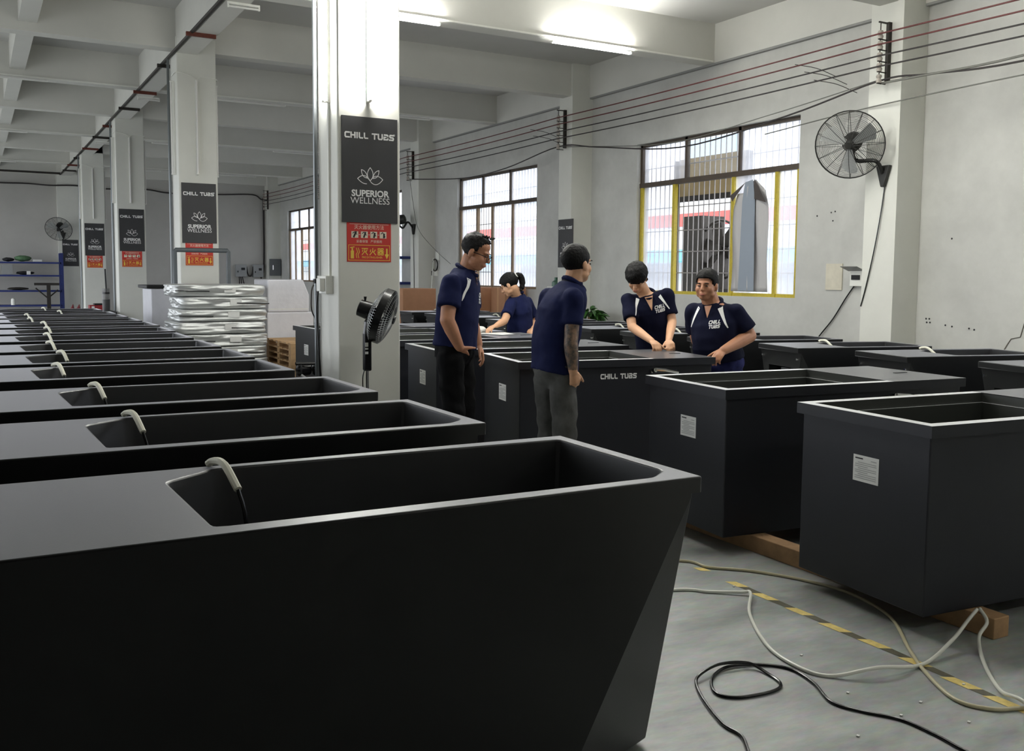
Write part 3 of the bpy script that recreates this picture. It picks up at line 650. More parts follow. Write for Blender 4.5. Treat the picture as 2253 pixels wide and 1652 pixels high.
# ================================================================== WALL RACKS AND WIRES
def rack(y, label):
    t = thing('insulator_rack', label, 'rack', (8.65, y, 3.6), 0, 'insulator racks on the piers')
    part(t, 'bar', MB().box(8.60, 8.65, y-.035, y+.0, 3.60, 4.22), M_dkmetal)
    for k, z in enumerate((4.08, 3.97, 3.85, 3.74, 3.62)):
        part(t, 'arm', MB().box(8.47, 8.60, y-.02, y-.005, z-.055, z-.045), M_dkmetal)
        part(t, 'insulator', MB().tube([(8.50, y-.012, z-.045), (8.50, y-.012, z-.02), (8.50, y-.012, z), (8.50, y-.012, z+.02), (8.50, y-.012, z+.04)], [.026, .032, .02, .032, .024], 10), M_insul, smooth=True)
    part(t, 'arm', MB().box(8.47, 8.60, y-.02, y-.005, 4.20, 4.215), M_dkmetal)
    part(t, 'rod', MB().cone((8.50, y-.012, 3.57), (8.50, y-.012, 4.2), .006, .006, 6), M_dkmetal)
RY = [.85, 7.13, 13.55, 19.82, 26.1, 31.85]
RN = ['pier before the cracked plaster', 'pier with the large wall fan', 'pier with an advert board', 'pier behind the nearest full column', 'pier before the far window', 'far corner pier']
for y, n in zip(RY, RN): rack(y, 'iron rack of porcelain insulators on the %s' % n)
for k, (z, m, c) in enumerate(((4.08, M_redwire, 'dark red'), (3.97, M_redwire, 'dark red'), (3.85, M_wire, 'black'), (3.74, M_wire, 'black'))):
    pts = []
    for a, b in zip(RY, RY[1:]):
        pts += [Vector((8.465, a+(b-a)*t, z-.10*(t*(1-t)))) for t in [i/8 for i in range(8)]]
    pts = [Vector((8.465, -5, z))]+pts+[Vector((8.465, RY[-1], z))]
    solo('power_line', MB().tube(pts, .0085, 6), m, 'long %s power line on the %s porcelain insulators from the top' % (c, ORD[k]), 'wire', smooth=True)
def sag(name, pts, r, m, label, cat='cable'): return solo(name, MB().tube(crv(pts, 6), r, 6), m, label, cat, smooth=True)
sag('slack_cable', [(8.48, 3.5, 3.58), (8.48, 5.5, 3.50), (8.5, 6.5, 3.56), (8.52, 7.13, 3.60), (8.55, 8.5, 3.42), (8.6, 10.5, 3.28), (8.58, 12.5, 3.5), (8.52, 13.55, 3.62), (8.6, 15.5, 3.45), (8.62, 17.3, 3.42), (8.55, 19.82, 3.6)], .010, M_wire, 'slack black cable sagging below the porcelain insulators')
sag('slack_cable', [(8.48, 3.5, 3.70), (8.48, 5.5, 3.55), (8.5, 6.6, 3.56), (8.54, 7.13, 3.575)], .012, M_greywire, 'thick grey cable ending at the rack above the wall fan')
sag('slack_cable', [(8.6, 3.5, 3.42), (8.6, 5.5, 3.40), (8.62, 7.3, 3.36), (8.9, 9.2, 3.32)], .007, M_greywire, 'thin grey cable crossing low in front of the wall fan pier')
sag('slack_cable', [(8.55, 7.13, 3.62), (8.7, 9, 3.50), (8.75, 11, 3.40), (8.6, 13.55, 3.62)], .006, M_greywire, 'thin grey cable over the yellow framed window')
sag('slack_cable', [(8.55, 19.8, 3.62), (8.6, 19.75, 3.1), (8.62, 19.5, 2.5), (8.75, 18.95, 2.05), (8.98, 18.6, 1.72)], .006, M_greywire, 'thin grey cable drooping to a wall switch beside the bronze framed window')
for (y, z) in ((8.3, 3.98), (8.15, 3.87), (8.0, 3.75), (14.4, 4.0), (14.3, 3.88)):
    sag('wire_tail', [(8.47, y, z), (8.7, y-.12, z-.04), (8.9, y-.25, z-.14)], .004, M_wire, 'short wire tail tapped off a power line to the wall', 'wire')['group'] = 'wire tails'
# ================================================================== WALL FANS
def wall_fan(base, head, fwd, R, label, oscill=0):
    base, head, f = Vector(base), Vector(head), Vector(fwd).normalized(); a = Vector((0, 0, 1)).cross(f).normalized(); b = f.cross(a)
    t = thing('wall_fan', label, 'fan', base)
    dark = mat('charcoal_fan_metal', lin(44, 44, 42), .45, metal=.3)
    out = Vector((-1, 0, 0)) if base.x > 8 else Vector((0, -1, 0)); sd = Vector((0, 0, 1)).cross(out)
    part(t, 'bracket', MB().prism([(-.09, .11), (.09, .11), (.02, -.12), (-.02, -.12)], base, sd, (0, 0, 1), out*.05), dark, bevel=.01)
    part(t, 'arm', MB().tube(crv([base+out*.04+Vector((0, 0, .03)), base+out*.16+Vector((0, 0, .15)), head-f*.16-Vector((0, 0, .15))+(base-head)*.15, head-f*.14-Vector((0, 0, .10))], 6), .022, 8), dark, smooth=True)
    part(t, 'knuckle', MB().cone(head-f*.15-Vector((0, 0, .14)), head-f*.13-Vector((0, 0, .02)), .035, .035, 10), dark, smooth=True)
    part(t, 'motor', MB().tube([head-f*.30, head-f*.28, head-f*.12, head-f*.05], [.06, .10, .105, .055], 14), dark, smooth=True)
    for k in range(3):
        th = k*2*PI/3+.5; d = a*math.cos(th)+b*math.sin(th); n = (a*-math.sin(th)+b*math.cos(th)+f*.45).normalized()
        vs = [head+d*.05-n*.03, head+d*.05+n*.03, head+d*R*.82+n*.11, head+d*R*.86, head+d*R*.7-n*.10]
        part(t, 'blade', MB().add(vs+[v+f*.004 for v in vs], [(0, 1, 2, 3, 4), (9, 8, 7, 6, 5)]+[(i, (i+1) % 5, (i+1) % 5+5, i+5) for i in range(5)]), mat('grey_fan_blade', lin(170, 172, 170), .5, metal=.2))
    part(t, 'hub', MB().tube([head-f*.04, head+f*.03, head+f*.05], [.05, .045, .01], 12), dark, smooth=True)
    rim = MB().tube([head+(a*math.cos(i*PI/20)+b*math.sin(i*PI/20))*R for i in range(40)], .008, 6, closed=True)
    part(t, 'guard_rim', rim, dark, smooth=True)
    w = MB()
    for side, dep in ((1, .09), (-1, .10)):
        prof = lambda r: dep*math.cos(min(1, r/R)*PI/2)**.6 if r < R else 0
        nr = 22
        for k in range(1, nr): 
            r = R*k/nr; w.tube([head+(a*math.cos(i*PI/16)+b*math.sin(i*PI/16))*r+f*side*prof(r) for i in range(32)], .0016, 3, closed=True)
        for k in range(16):
            th = k*PI/8; d = a*math.cos(th)+b*math.sin(th)
            w.tube([head+d*R*q+f*side*prof(R*q) for q in (.08, .3, .55, .8, .93, 1.0)], .003, 4)
    g = part(t, 'wire_guard', w, dark); g['kind'] = 'stuff'
    part(t, 'badge', MB().cone(head+f*.085, head+f*.10, .04, .035, 12), dark)
    return t
wall_fan((8.65, 7.11, 2.60), (8.30, 7.30, 2.93), (-.80, -.50, -.28), .36, 'large charcoal wall fan on the pier between the window and cracked plaster')
wall_fan((8.65, 19.78, 2.50), (8.2, 19.95, 2.66), (-.75, .55, -.2), .33, 'charcoal wall fan half hidden behind the nearest full column')
wall_fan((2.42, 32.05, 2.55), (2.28, 31.6, 2.75), (-.25, -.85, -.46), .375, 'dark wall fan above the advert board on the far wall pier')
sag('fan_cord', [(8.64, 7.10, 2.5), (8.63, 7.13, 2.2), (8.63, 7.20, 1.8), (8.64, 7.30, 1.4), (8.645, 7.365, 1.18)], .007, M_gloss, 'black cord hanging from the large wall fan', 'cord')
sag('fan_cord', [(8.62, 19.78, 2.45), (8.64, 19.78, 1.6), (8.64, 19.78, .05)], .007, M_wire, 'dark cord below the half hidden wall fan', 'cord')
bx = thing('breaker_box', 'white breaker box with raised flap beside the wall fan pier', 'breaker', (9.05, 7.6, 1.4))
part(bx, 'case', MB().box(8.985, 9.05, 7.50, 7.83, 1.40, 1.60), M_white, bevel=.006); part(bx, 'switch', MB().box(8.975, 8.985, 7.68, 7.80, 1.475, 1.53), M_black)
part(bx, 'flap', MB().prism([(0, 0), (-.14, .05), (-.14, .056), (0, .01)], (8.99, 7.62, 1.575), (1, 0, 0), (0, 0, 1), (0, .24, 0)), mat('smoked_flap', lin(120, 120, 118), .3))
part(bx, 'cord', MB().tube(crv([(9.03, 7.80, 1.40), (9.03, 7.92, 1.25), (9.03, 8.1, 1.0), (9.02, 8.32, .75), (9.0, 8.42, .55)], 6), .008, 6), M_gloss, smooth=True)
solo('cover_plate', MB().box(9.035, 9.05, 7.99, 8.24, 1.35, 1.665), mat('aged_cream_plate', lin(214, 208, 190), .6, var=.12, vscale=9), 'cream cover plate on the wall between window and breaker box', 'cover plate')
solo('wall_crack', MB().tube([(9.049, 5.66, 1.15), (9.049, 5.70, 1.06), (9.049, 5.735, .925), (9.049, 5.83, .90), (9.049, 5.865, .845), (9.049, 5.905, .775)], .006, 4), mat('crack_shadow', lin(96, 92, 84), .9), 'jagged crack in the plaster near the floor tubs', 'crack')
for k, (y, z) in enumerate(((8.20, 2.28), (8.14, 2.29), (8.17, 2.18), (8.42, 2.25), (6.82, 1.06), (6.78, 1.06), (6.81, 1.02), (6.77, 1.02), (6.58, 1.0), (6.50, .99), (6.30, .98), (6.24, .97), (6.55, 1.92), (7.6, 1.95))):
    solo('wall_hole', MB().cone((9.047, y, z), (9.051, y, z), .011, .009, 7), M_ink, 'small dark screw hole in the plaster', 'hole', 'screw holes in the window wall')
# ================================================================== PEOPLE
def voxel(mb, size, smooth=4, fac=.5):
    me = mb.mesh('tmp', M_skin1); ob = bpy.data.objects.new('tmp', me); C.objects.link(ob)
    r = ob.modifiers.new('r', 'REMESH'); r.mode = 'VOXEL'; r.voxel_size = size
    if smooth: sm = ob.modifiers.new('s', 'SMOOTH'); sm.iterations = smooth; sm.factor = fac
    dg = bpy.context.evaluated_depsgraph_get(); out = bpy.data.meshes.new_from_object(ob.evaluated_get(dg))
    bpy.data.objects.remove(ob); bpy.data.meshes.remove(me)
    out.polygons.foreach_set('use_smooth', [True]*len(out.polygons)); out.materials.clear()
    return out
def wrinkle(me, amp, sc):
    N = len(me.vertices); co = [0.0]*(3*N); no = [0.0]*(3*N); me.vertices.foreach_get('co', co); me.vertex_normals.foreach_get('vector', no)
    for i in range(0, 3*N, 3):
        x, y, z = co[i:i+3]; n = noise.noise((x*sc, y*sc, z*sc*1.6))*amp+noise.noise((x*sc*2.3+z*6, y*sc*2.3, z*sc*2.2))*amp*.55
        co[i] += no[i]*n; co[i+1] += no[i+1]*n; co[i+2] += no[i+2]*n
    me.vertices.foreach_set('co', co); me.update()
def frame(fwd_, up_=(0, 0, 1)):
    f = Vector(fwd_).normalized(); r = f.cross(Vector(up_)).normalized(); u = r.cross(f)
    return Matrix((r, f, u)).transposed()
def hand(mb, wr, kn, n, curl, side, spread=.0, k=1.0, thumb_out=.6):
    wr, kn = Vector(wr), Vector(kn); d = (kn-wr).normalized(); n = Vector(n); n = (n-d*n.dot(d)).normalized(); s = d.cross(n)*side
    root = wr+d*.075*k
    mb.ell(wr+d*.04*k, (.036*k, .048*k, .017*k), 12, 8, Matrix((s, d, n)).transposed())
    for i, (ln, off) in enumerate(((.92, 1.5), (1.05, .5), (1.0, -.5), (.78, -1.5))):
        p = root+s*off*.0195*k-d*abs(off-.3)*.006*k
        mb.ccone(wr+d*.015*k+s*off*.010*k, p, .014*k, .0115*k, 8)
        A = 0.0
        for j, (sl, r0, r1) in enumerate(((.043, .0108, .0098), (.027, .0098, .0088), (.021, .0088, .0075))):
            A += curl*(.75+.10*i)*(.7 if j == 0 else 1.0); dirn = d*math.cos(A)+n*math.sin(A)
            q = p+dirn*sl*ln*k; mb.ccone(p, q, r0*k, r1*k, 8); p = q
    t0 = wr+d*.022*k+s*.024*k; td = (d*.75+s*thumb_out+n*.28).normalized(); t1 = t0+td*.042*k; td2 = (td+d*.25+n*.15).normalized(); t2 = t1+td2*.03*k
    mb.ccone(wr+d*.012*k+s*.008*k, t0, .016*k, .0145*k, 8); mb.ccone(t0, t1, .0145*k, .0118*k, 8); mb.ccone(t1, t2, .0118*k, .010*k, 8); mb.ccone(t2, t2+td2*.022*k, .010*k, .008*k, 8)
def head_prims(mb, c, R, k=1.0, fat=1.0):
    P = lambda x, y, z: Vector(c)+R@Vector((x, y, z))*k
    E = lambda p, r: mb.ell(P(*p), [q*k for q in r], 16, 10, R)
    E((0, -.015, .035), (.075, .096, .085)); E((0, .028, -.03), (.062*fat, .062, .085)); E((0, .045, -.085), (.038*fat, .040, .030))
    E((0, .072, .022), (.048, .020, .013)); E((0, .034, .05), (.060, .046, .046))
    for s in (-1, 1):
        E((s*.077, -.008, -.012), (.011, .021, .033)); E((s*.034*fat, .056, -.030), (.026*fat, .028, .030)); E((s*.040*fat, .02, -.066), (.022*fat, .038, .028))
    mb.ccone(P(0, .090, .008), P(0, .108, -.026), .009*k, .0125*k, 8); E((0, .101, -.030), (.017, .011, .009)); E((0, .086, -.062), (.027, .012, .016))
def face_parts(t, c, R, k=1.0, hair=None, mouth=True):
    P = lambda x, y, z: Vector(c)+R@Vector((x, y, z))*k
    for s in (-1, 1):
        part(t, 'eye', MB().ell(P(s*.031, .0815, .0), (.012*k, .006*k, .0045*k), 10, 6, R), M_eye, smooth=True)
        part(t, 'eyebrow', MB().ell(P(s*.032, .0885, .021), (.018*k, .005*k, .0035*k), 10, 6, R), hair or M_hair, smooth=True)
    if mouth: part(t, 'mouth', MB().ell(P(0, .0955, -.063), (.022*k, .006*k, .0055*k), 10, 6, R), M_lips, smooth=True)
def hairline(front=.055, side=-.012, nape=-.065, temple=.02):
    def keep(x, y, z):
        if y < -.045: h = nape
        elif y < temple: h = nape+(side-nape)*(y+.045)/(temple+.045)
        elif y < temple+.035: h = side+(front-side)*(y-temple)/.035
        else: h = front
        return z > h
    return keep
def hair_cap(t, c, R, keep, m, rad=(.083, .105, .092), off=(0, -.018, .040), k=1.0, rough=.006, name='hair'):
    mb = MB().ell((0, 0, 0), rad, 40, 28); vs = []
    for v in mb.v:
        v = Vector(v); d = v.normalized(); n = noise.noise(v*38)*rough+noise.noise(v*90)*rough*.6
        vs.append(Vector(off)+v+d*n)
    fs = [f for f in mb.f if keep(*(sum((vs[i] for i in f), Vector())/len(f)))]
    m2 = MB(); m2.v = [tuple(Vector(c)+R@(v*k)) for v in vs]; m2.f = fs; m2.mi = [0]*len(fs)
    o = part(t, name, m2, m, smooth='all'); s = o.modifiers.new('thick', 'SOLIDIFY'); s.thickness = .012*k; s.offset = -1
    return o
def projector(me, d):
    bv = BVHTree.FromPolygons([v.co for v in me.vertices], [tuple(p.vertices) for p in me.polygons]); d = Vector(d).normalized()
    def pr(mb, lift=.003):
        out, bad = [], set()
        for i, v in enumerate(mb.v):
            h = bv.ray_cast(Vector(v)-d*.5, d)
            if h[0] is None: bad.add(i)
            out.append(tuple((h[0]-d*lift) if h[0] is not None else Vector(v)))
        ok = [k for k, f in enumerate(mb.f) if not any(i in bad for i in f) and max((Vector(out[a])-Vector(out[b])).length for a in f for b in f) < .12]
        mb.v = out; mb.f = [mb.f[k] for k in ok]; mb.mi = [0]*len(ok); return mb
    return pr
def person(J, label, shirt, trousers, skin, girth=1.0, belly=1.0, curlR=.7, curlL=.7, nR=None, nL=None, hk=1.0, hdir=(0, 1, 0), fat=1.0, arm=1.0, hem=0.0, tuck=False, headoff=(0, 0, 0), sleeve=.62, roll=0.0, thumbR=.6, thumbL=.6):
    J = {a: Vector(b) for a, b in J.items()}
    for a in ('ankR', 'ankL'): J[a].z = .085
    for a in 'RL': J['knee'+a].z = min(J['knee'+a].z, .52)
    base = (J['ankR']+J['ankL'])/2; base.z = 0
    t = thing('person', label, 'person', base)
    r = (J['shR']-J['shL']).normalized(); u = (J['neck']-J['pelvis']).normalized(); f = u.cross(r).normalized(); r = f.cross(u)
    T = Matrix((r, f, u)).transposed()
    HR = frame(hdir)@Matrix.Rotation(roll, 3, 'Y'); hc = J['head']+Vector(headoff)
    # --- body: one continuous skin surface
    b = MB(); head_prims(b, hc, HR, hk, fat)
    b.ccone(J['neck']-u*.06, hc+HR@Vector((0, -.02, -.05))*hk, .060*fat, .056*fat)
    b.ell(J['chest'], (.14*girth, .085, .18), 16, 10, T); b.ell(J['waist'], (.12*girth, .08, .16), 16, 10, T); b.ell(J['pelvis'], (.13, .09, .12), 16, 10, T)
    for a, curl, n, th in (('R', curlR, nR, thumbR), ('L', curlL, nL, thumbL)):
        b.ccone(J['neck']-u*.07, J['sh'+a], .045, .05); b.ccone(J['sh'+a], J['el'+a], .052*arm, .043*arm)
        b.ccone(J['el'+a], J['el'+a].lerp(J['wr'+a], .35), .044*arm, .043*arm); b.ccone(J['el'+a].lerp(J['wr'+a], .35), J['wr'+a], .043*arm, .029*arm)
        hand(b, J['wr'+a], J['kn'+a], n or -f, curl, 1 if a == 'R' else -1, k=1.0*hk, thumb_out=th)
        b.ccone(J['hip'+a], J['knee'+a], .072, .052); b.ccone(J['knee'+a], J['ank'+a], .05, .036)
        b.ccone(J['ank'+a], J['ank'+a]+f*.1-Vector((0, 0, .04)), .036, .03)
    me = voxel(b, .0055, 3); me.materials.append(skin); body = part(t, 'body', me, None)
    # --- trousers
    p = MB(); p.ell(J['pelvis'], (.172*girth, .125*belly, .13), 18, 12, T)
    for a in 'RL':
        p.ccone(J['hip'+a], J['knee'+a], .094*girth, .078); p.ccone(J['knee'+a], J['ank'+a]+Vector((0, 0, -.03)), .076, .068)
    p.ccone(J['pelvis'], J['waist'].lerp(J['pelvis'], .5), .13*girth, .125*girth)
    me = voxel(p, .010, 3); wrinkle(me, .012, 8); me.materials.append(trousers); tr = part(t, 'trousers', me, None)
    for a in 'RL':
        c = J['ank'+a]; sh = MB().ell(c+f*.05-Vector((0, 0, .045)), (.045, .13, .042), 14, 8, Matrix((f.cross(Vector((0,0,1))), Vector((f.x, f.y, 0)).normalized(), Vector((0,0,1)))).transposed())
        part(t, 'shoe', sh, M_black, smooth=True)
    # --- shirt
    s = MB(); hw = max((J['shR']-J['shL']).length/2, .165); g = girth; bb = belly
    rings = [(J['pelvis']+u*(.015+hem), .172*g, .128*bb), (J['pelvis']+u*(.06+hem), .170*g, .130*bb), (J['waist'], .168*g, .128*bb), (J['chest'].lerp(J['waist'], .5), .172*g, .127*bb),
             (J['chest'], (hw*.5+.088)*g, .126*bb**.5), (J['chest'].lerp(J['neck'], .34), (hw*.9+.012)*g**.5, .118), (J['chest'].lerp(J['neck'], .62), hw*.84, .102), (J['chest'].lerp(J['neck'], .84), .112, .086), (J['neck'], .076, .074)]
    vs, fs, N = [], [], 28
    for c, rx, ry in rings:
        for k in range(N):
            th = 2*PI*k/N; cx, sx = math.cos(th), math.sin(th); e = 2/2.5
            vs.append(c+r*math.copysign(abs(cx)**e, cx)*rx+f*math.copysign(abs(sx)**e, sx)*ry)
    for i in range(len(rings)-1): fs += [(i*N+k, i*N+(k+1) % N, (i+1)*N+(k+1) % N, (i+1)*N+k) for k in range(N)]
    fs += [tuple(range(N))[::-1], tuple((len(rings)-1)*N+k for k in range(N))]; s.add(vs, fs)
    for a in 'RL':
        s.ccone(J['neck']-u*.055, J['sh'+a]-u*.005, .056, .060*arm**.5); e = J['sh'+a].lerp(J['el'+a], sleeve); d = (J['el'+a]-J['sh'+a]).normalized()
        s.ell(J['sh'+a], (.064*arm**.5,)*3, 14, 10); s.cone(J['sh'+a], e, .064*arm**.5, .070*arm, 20)
        s.ell(J['sh'+a].lerp(J['chest'], .25)-u*.03, (.06, .075, .075), 14, 10, T)
    me = voxel(s, .009, 4); wrinkle(me, .007, 7); me.materials.append(shirt); so = part(t, 'polo_shirt', me.copy(), None)
    W = me      # world-space copy for projecting print
    nb = J['neck']-u*.035
    col = []
    for i in range(24):
        th = 2*PI*i/24; w = 1.0
        col.append(nb+r*math.cos(th)*.068*fat+f*(math.sin(th)*.072+.012)+u*(.030-.030*math.sin(th)))
    co = MB().tube(col, .0145, 8, closed=True); 
    part(t, 'collar', co, shirt, smooth=True)
    return t, J, T, body, so, W, hc, HR
def sleeve_cuff(t, J, a, shirt, sleeve=.62, arm=1.0):
    e = J['sh'+a].lerp(J['el'+a], sleeve+.12); d = (J['el'+a]-J['sh'+a]).normalized()
    part(t, 'cuff', MB().cone(e-d*.09, e+d*.02, .074*arm, .072*arm, 20), shirt, smooth=True)
def chest_print(t, W, J, T, off, size, flip=1, lift=.004):
    r, f, u = T.col[0], T.col[1], T.col[2]
    # seen from the front the text runs toward the wearer's left
    o = J['chest']-r*off[0]+u*off[1]+f*.3; ux = -r
    for k, w in enumerate(('CHILL', 'TUBS')):
        mb = MB(); techno(mb, w, o+u*(-k*size*1.2)-r*(.35*size*k if False else 0), ux, u, size, ws=.24, wide=.72, gap=.12, shear=.25)
        part(t, 'brand_lettering', projector(W, -f)(mb, lift), M_print)
def flash(t, W, pts, d, w, lift=.004):
    mb = MB(); P = [Vector(p) for p in pts]; d = Vector(d).normalized(); n = 8
    vs = []
    for i in range(n+1):
        q = P[0].lerp(P[1], i/n); side = (P[1]-P[0]).cross(d).normalized(); ww = w*(1-.75*i/n)
        vs += [q-side*ww, q+side*ww]
    mb.add(vs, [(2*i, 2*i+1, 2*i+3, 2*i+2) for i in range(n)])
    part(t, 'white_flash', projector(W, d)(mb, lift), M_print)
def neckline(t, W, J, T, skin, depth=.11, w=.032):
    r, f, u = T.col[0], T.col[1], T.col[2]; o = J['neck']+u*.0+f*.3; mb = MB(); n = 8; vs = []
    for i in range(n+1):
        ww = w*(1-i/n)+.001; q = o-u*depth*i/n; vs += [q-r*ww, q+r*ww]
    mb.add(vs, [(2*i, 2*i+1, 2*i+3, 2*i+2) for i in range(n)])
    part(t, 'open_neckline', projector(W, -f)(mb, .004), skin)
    for s in (-1, 1):
        a = J['neck']-u*.02+r*s*.06+f*.045; e = o-f*.3-u*depth*.75+f*.10
        pts = [o-u*.0+r*s*(w+.012), o-u*depth*.55+r*s*(w*.55+.016), o-u*depth*.9+r*s*.012]
        m2 = MB(); vs = []
        for q, ww in zip(pts, (.018, .018, .006)): vs += [q-r*s*ww*.2, q+r*s*ww]
        m2.add(vs, [(0, 1, 3, 2), (2, 3, 5, 4)]); part(t, 'collar_flap', projector(W, -f)(m2, .010), M_navyd)

# ---- man with glasses at the label end of the third boxy tub
P1 = dict(head=(2.977, 5.765, 1.651), neck=(2.932, 5.840, 1.535), shR=(2.766, 5.717, 1.440), shL=(3.040, 5.977, 1.432), chest=(2.888, 5.847, 1.330), waist=(2.865, 5.835, 1.130), pelvis=(2.850, 5.837, 0.985), elR=(2.704, 5.649, 1.200), wrR=(2.812, 5.685, 1.017), knR=(2.870, 5.725, 0.943), elL=(3.066, 6.017, 1.174), wrL=(3.105, 5.979, 1.008), knL=(3.128, 5.960, 0.947), hipR=(2.777, 5.757, 0.930), hipL=(2.939, 5.918, 0.920), kneeR=(2.790, 5.712, 0.50), kneeL=(2.938, 5.856, 0.50), ankR=(2.777, 5.683, 0.1), ankL=(2.919, 5.829, 0.1))
t, J, T, body, so, W, hc, HR = person(P1, 'man with glasses in navy polo and black trousers gripping a boxy tub corner', M_navy, M_pblack, M_skin1, girth=1.0, belly=1.08, curlR=.55, curlL=.5, nR=(.49, .87, 0), nL=(-.87, .49, 0), hdir=(.66, -.66, -.42), arm=1.12, thumbR=.95, sleeve=.66)
face_parts(t, hc, HR, 1.0, M_hairg)
hair_cap(t, hc, HR, hairline(.085, .0, -.06, .015), M_hairg, rad=(.082, .104, .090), rough=.009)
f, r, u = T.col[1], T.col[0], T.col[2]
tf = MB()
for k in range(26):
    a = random.uniform(-.045, .045); q = hc+HR@Vector((a, random.uniform(.01, .06), .118)); tf.cone(q, q+HR@Vector((a*.5+random.uniform(-.01, .01), random.uniform(.0, .015), random.uniform(.008, .018))), .007, .002, 5)
o = part(t, 'hair_tuft', tf, M_hairg); o['kind'] = 'stuff'
gl = MB(); Pp = lambda x, y, z: hc+HR@Vector((x, y, z))
for s in (-1, 1):
    gl.tube([Pp(s*.034+.024*math.cos(i*PI/8), .104-.25*abs(s*.034+.024*math.cos(i*PI/8))**2*4, -.006+.019*math.sin(i*PI/8)) for i in range(16)], .0022, 6, closed=True)
    gl.tube([Pp(s*.057, .100, .004), Pp(s*.078, .05, .004), Pp(s*.082, -.005, .0)], .0024, 6)
gl.tube([Pp(-.011, .106, .0), Pp(0, .111, .003), Pp(.011, .106, .0)], .002, 6)
part(t, 'glasses', gl, M_gloss, smooth=True, label='black rimmed glasses')
chest_print(t, W, J, T, (.03, .03), .034); neckline(t, W, J, T, M_skin1, .10, .026)
for s in ('R', 'L'): flash(t, W, (J['sh'+s].lerp(J['neck'], .42)+f*.3+u*.0, J['sh'+s]+f*.3-u*.12+(J['neck']-J['sh'+s])*.12), -f, .013)
# ---- tattooed man
P2 = dict(head=(3.296, 5.008, 1.570), neck=(3.262, 5.006, 1.450), shR=(3.184, 4.873, 1.365), shL=(3.180, 5.150, 1.355), chest=(3.185, 5.025, 1.270), waist=(3.152, 5.037, 1.062), pelvis=(3.147, 5.023, 0.914), elR=(3.149, 4.843, 1.083), wrR=(3.166, 4.840, 0.916), knR=(3.187, 4.844, 0.845), elL=(3.188, 5.248, 1.090), wrL=(3.308, 5.396, 0.941), knL=(3.348, 5.425, 0.876), hipR=(3.157, 4.945, 0.871), hipL=(3.145, 5.105, 0.856), kneeR=(3.150, 4.90, 0.50), kneeL=(3.185, 5.13, 0.50), ankR=(3.10, 4.95, 0.1), ankL=(3.12, 5.16, 0.1))
t, J, T, body, so, W, hc, HR = person(P2, 'man in navy polo and grey trousers with a tattooed forearm, turned away', M_navy, M_pgrey, M_skin2, girth=.95, belly=1.02, curlR=1.25, curlL=.6, nR=(0, 1, 0), nL=(-.3, .9, -.3), hdir=(.95, .22, .02), arm=.98, hem=-.04, sleeve=.58)
body.data.materials.append(M_tattoo); inv = parent_mat(body.parent)
a, b2 = J['shR'].lerp(J['elR'], .45), J['wrR']; ab = b2-a
mi = []
for p in body.data.polygons:
    c = inv@p.center; tt = (c-a).dot(ab)/ab.length_squared
    mi.append(1 if 0 <= tt <= .97 and (c-a-ab*tt).length < .075 else 0)
body.data.polygons.foreach_set('material_index', mi)
face_parts(t, hc, HR, 1.0)
hair_cap(t, hc, HR, hairline(.062, .0, -.058, .03), M_hair, rad=(.081, .103, .090), rough=.003)
f, r, u = T.col[1], T.col[0], T.col[2]
sc = MB(); pts = [J['neck']-u*.03+r*.075*math.cos(th)+f*(.012+.078*math.sin(th)) for th in [PI*.95+i*PI*1.1/12 for i in range(13)]]
vs = []
for q in pts: vs += [q+u*.045, q+(q-J['neck']).normalized()*.03-u*.02]
sc.add(vs, [(2*i, 2*i+1, 2*i+3, 2*i+2) for i in range(12)]); o = part(t, 'raised_collar', sc, M_navyd, smooth='all'); o.modifiers.new('thick', 'SOLIDIFY').thickness = .008
# ---- woman with a ponytail
P3 = dict(head=(4.975, 8.867, 1.391), neck=(5.098, 8.909, 1.288), shR=(5.280, 9.000, 1.200), shL=(4.970, 8.812, 1.195), chest=(5.108, 8.885, 1.103), waist=(5.140, 8.907, 0.880), pelvis=(5.175, 8.935, 0.74), elR=(5.405, 9.036, 0.985), wrR=(5.229, 8.796, 0.919), knR=(5.153, 8.728, 0.902), elL=(4.810, 8.669, 1.020), wrL=(4.682, 8.611, 0.978), knL=(4.607, 8.590, 0.960), hipR=(5.253, 8.949, 0.686), hipL=(5.088, 8.866, 0.699), kneeR=(5.240, 8.920, 0.385), kneeL=(5.076, 8.838, 0.383), ankR=(5.237, 8.890, 0.1), ankL=(5.072, 8.838, 0.1))
t, J, T, body, so, W, hc, HR = person(P3, 'woman with black ponytail in navy polo bending over papers', M_navy, M_jeans, M_skin2, girth=.92, belly=.98, curlR=.5, curlL=.5, nR=(0, 0, -1), nL=(0, 0, -1), hdir=(-.62, .62, -.55), arm=.92, sleeve=.7, hk=.97)
face_parts(t, hc, HR, .97)
hair_cap(t, hc, HR, hairline(.062, -.005, -.07, .03), M_hair, rad=(.083, .107, .092), rough=.002)
P = lambda x, y, z: hc+HR@Vector((x, y, z))
b0 = P(0, -.10, .045); part(t, 'ponytail', MB().tube(crv([b0, b0+Vector((.05, .0, .015)), b0+Vector((.085, .0, -.03)), b0+Vector((.085, -.01, -.10)), b0+Vector((.06, -.02, -.16))], 5), [.02]+[.028]*5+[.034]*8+[.028]*4+[.016]*2+[.004], 10), M_hair, smooth=True)
part(t, 'hair_tie', MB().tube([P(.024*math.cos(i*PI/6), -.125+.0*i, .052+.024*math.sin(i*PI/6)) for i in range(12)], .006, 6, closed=True), M_white, smooth=True)
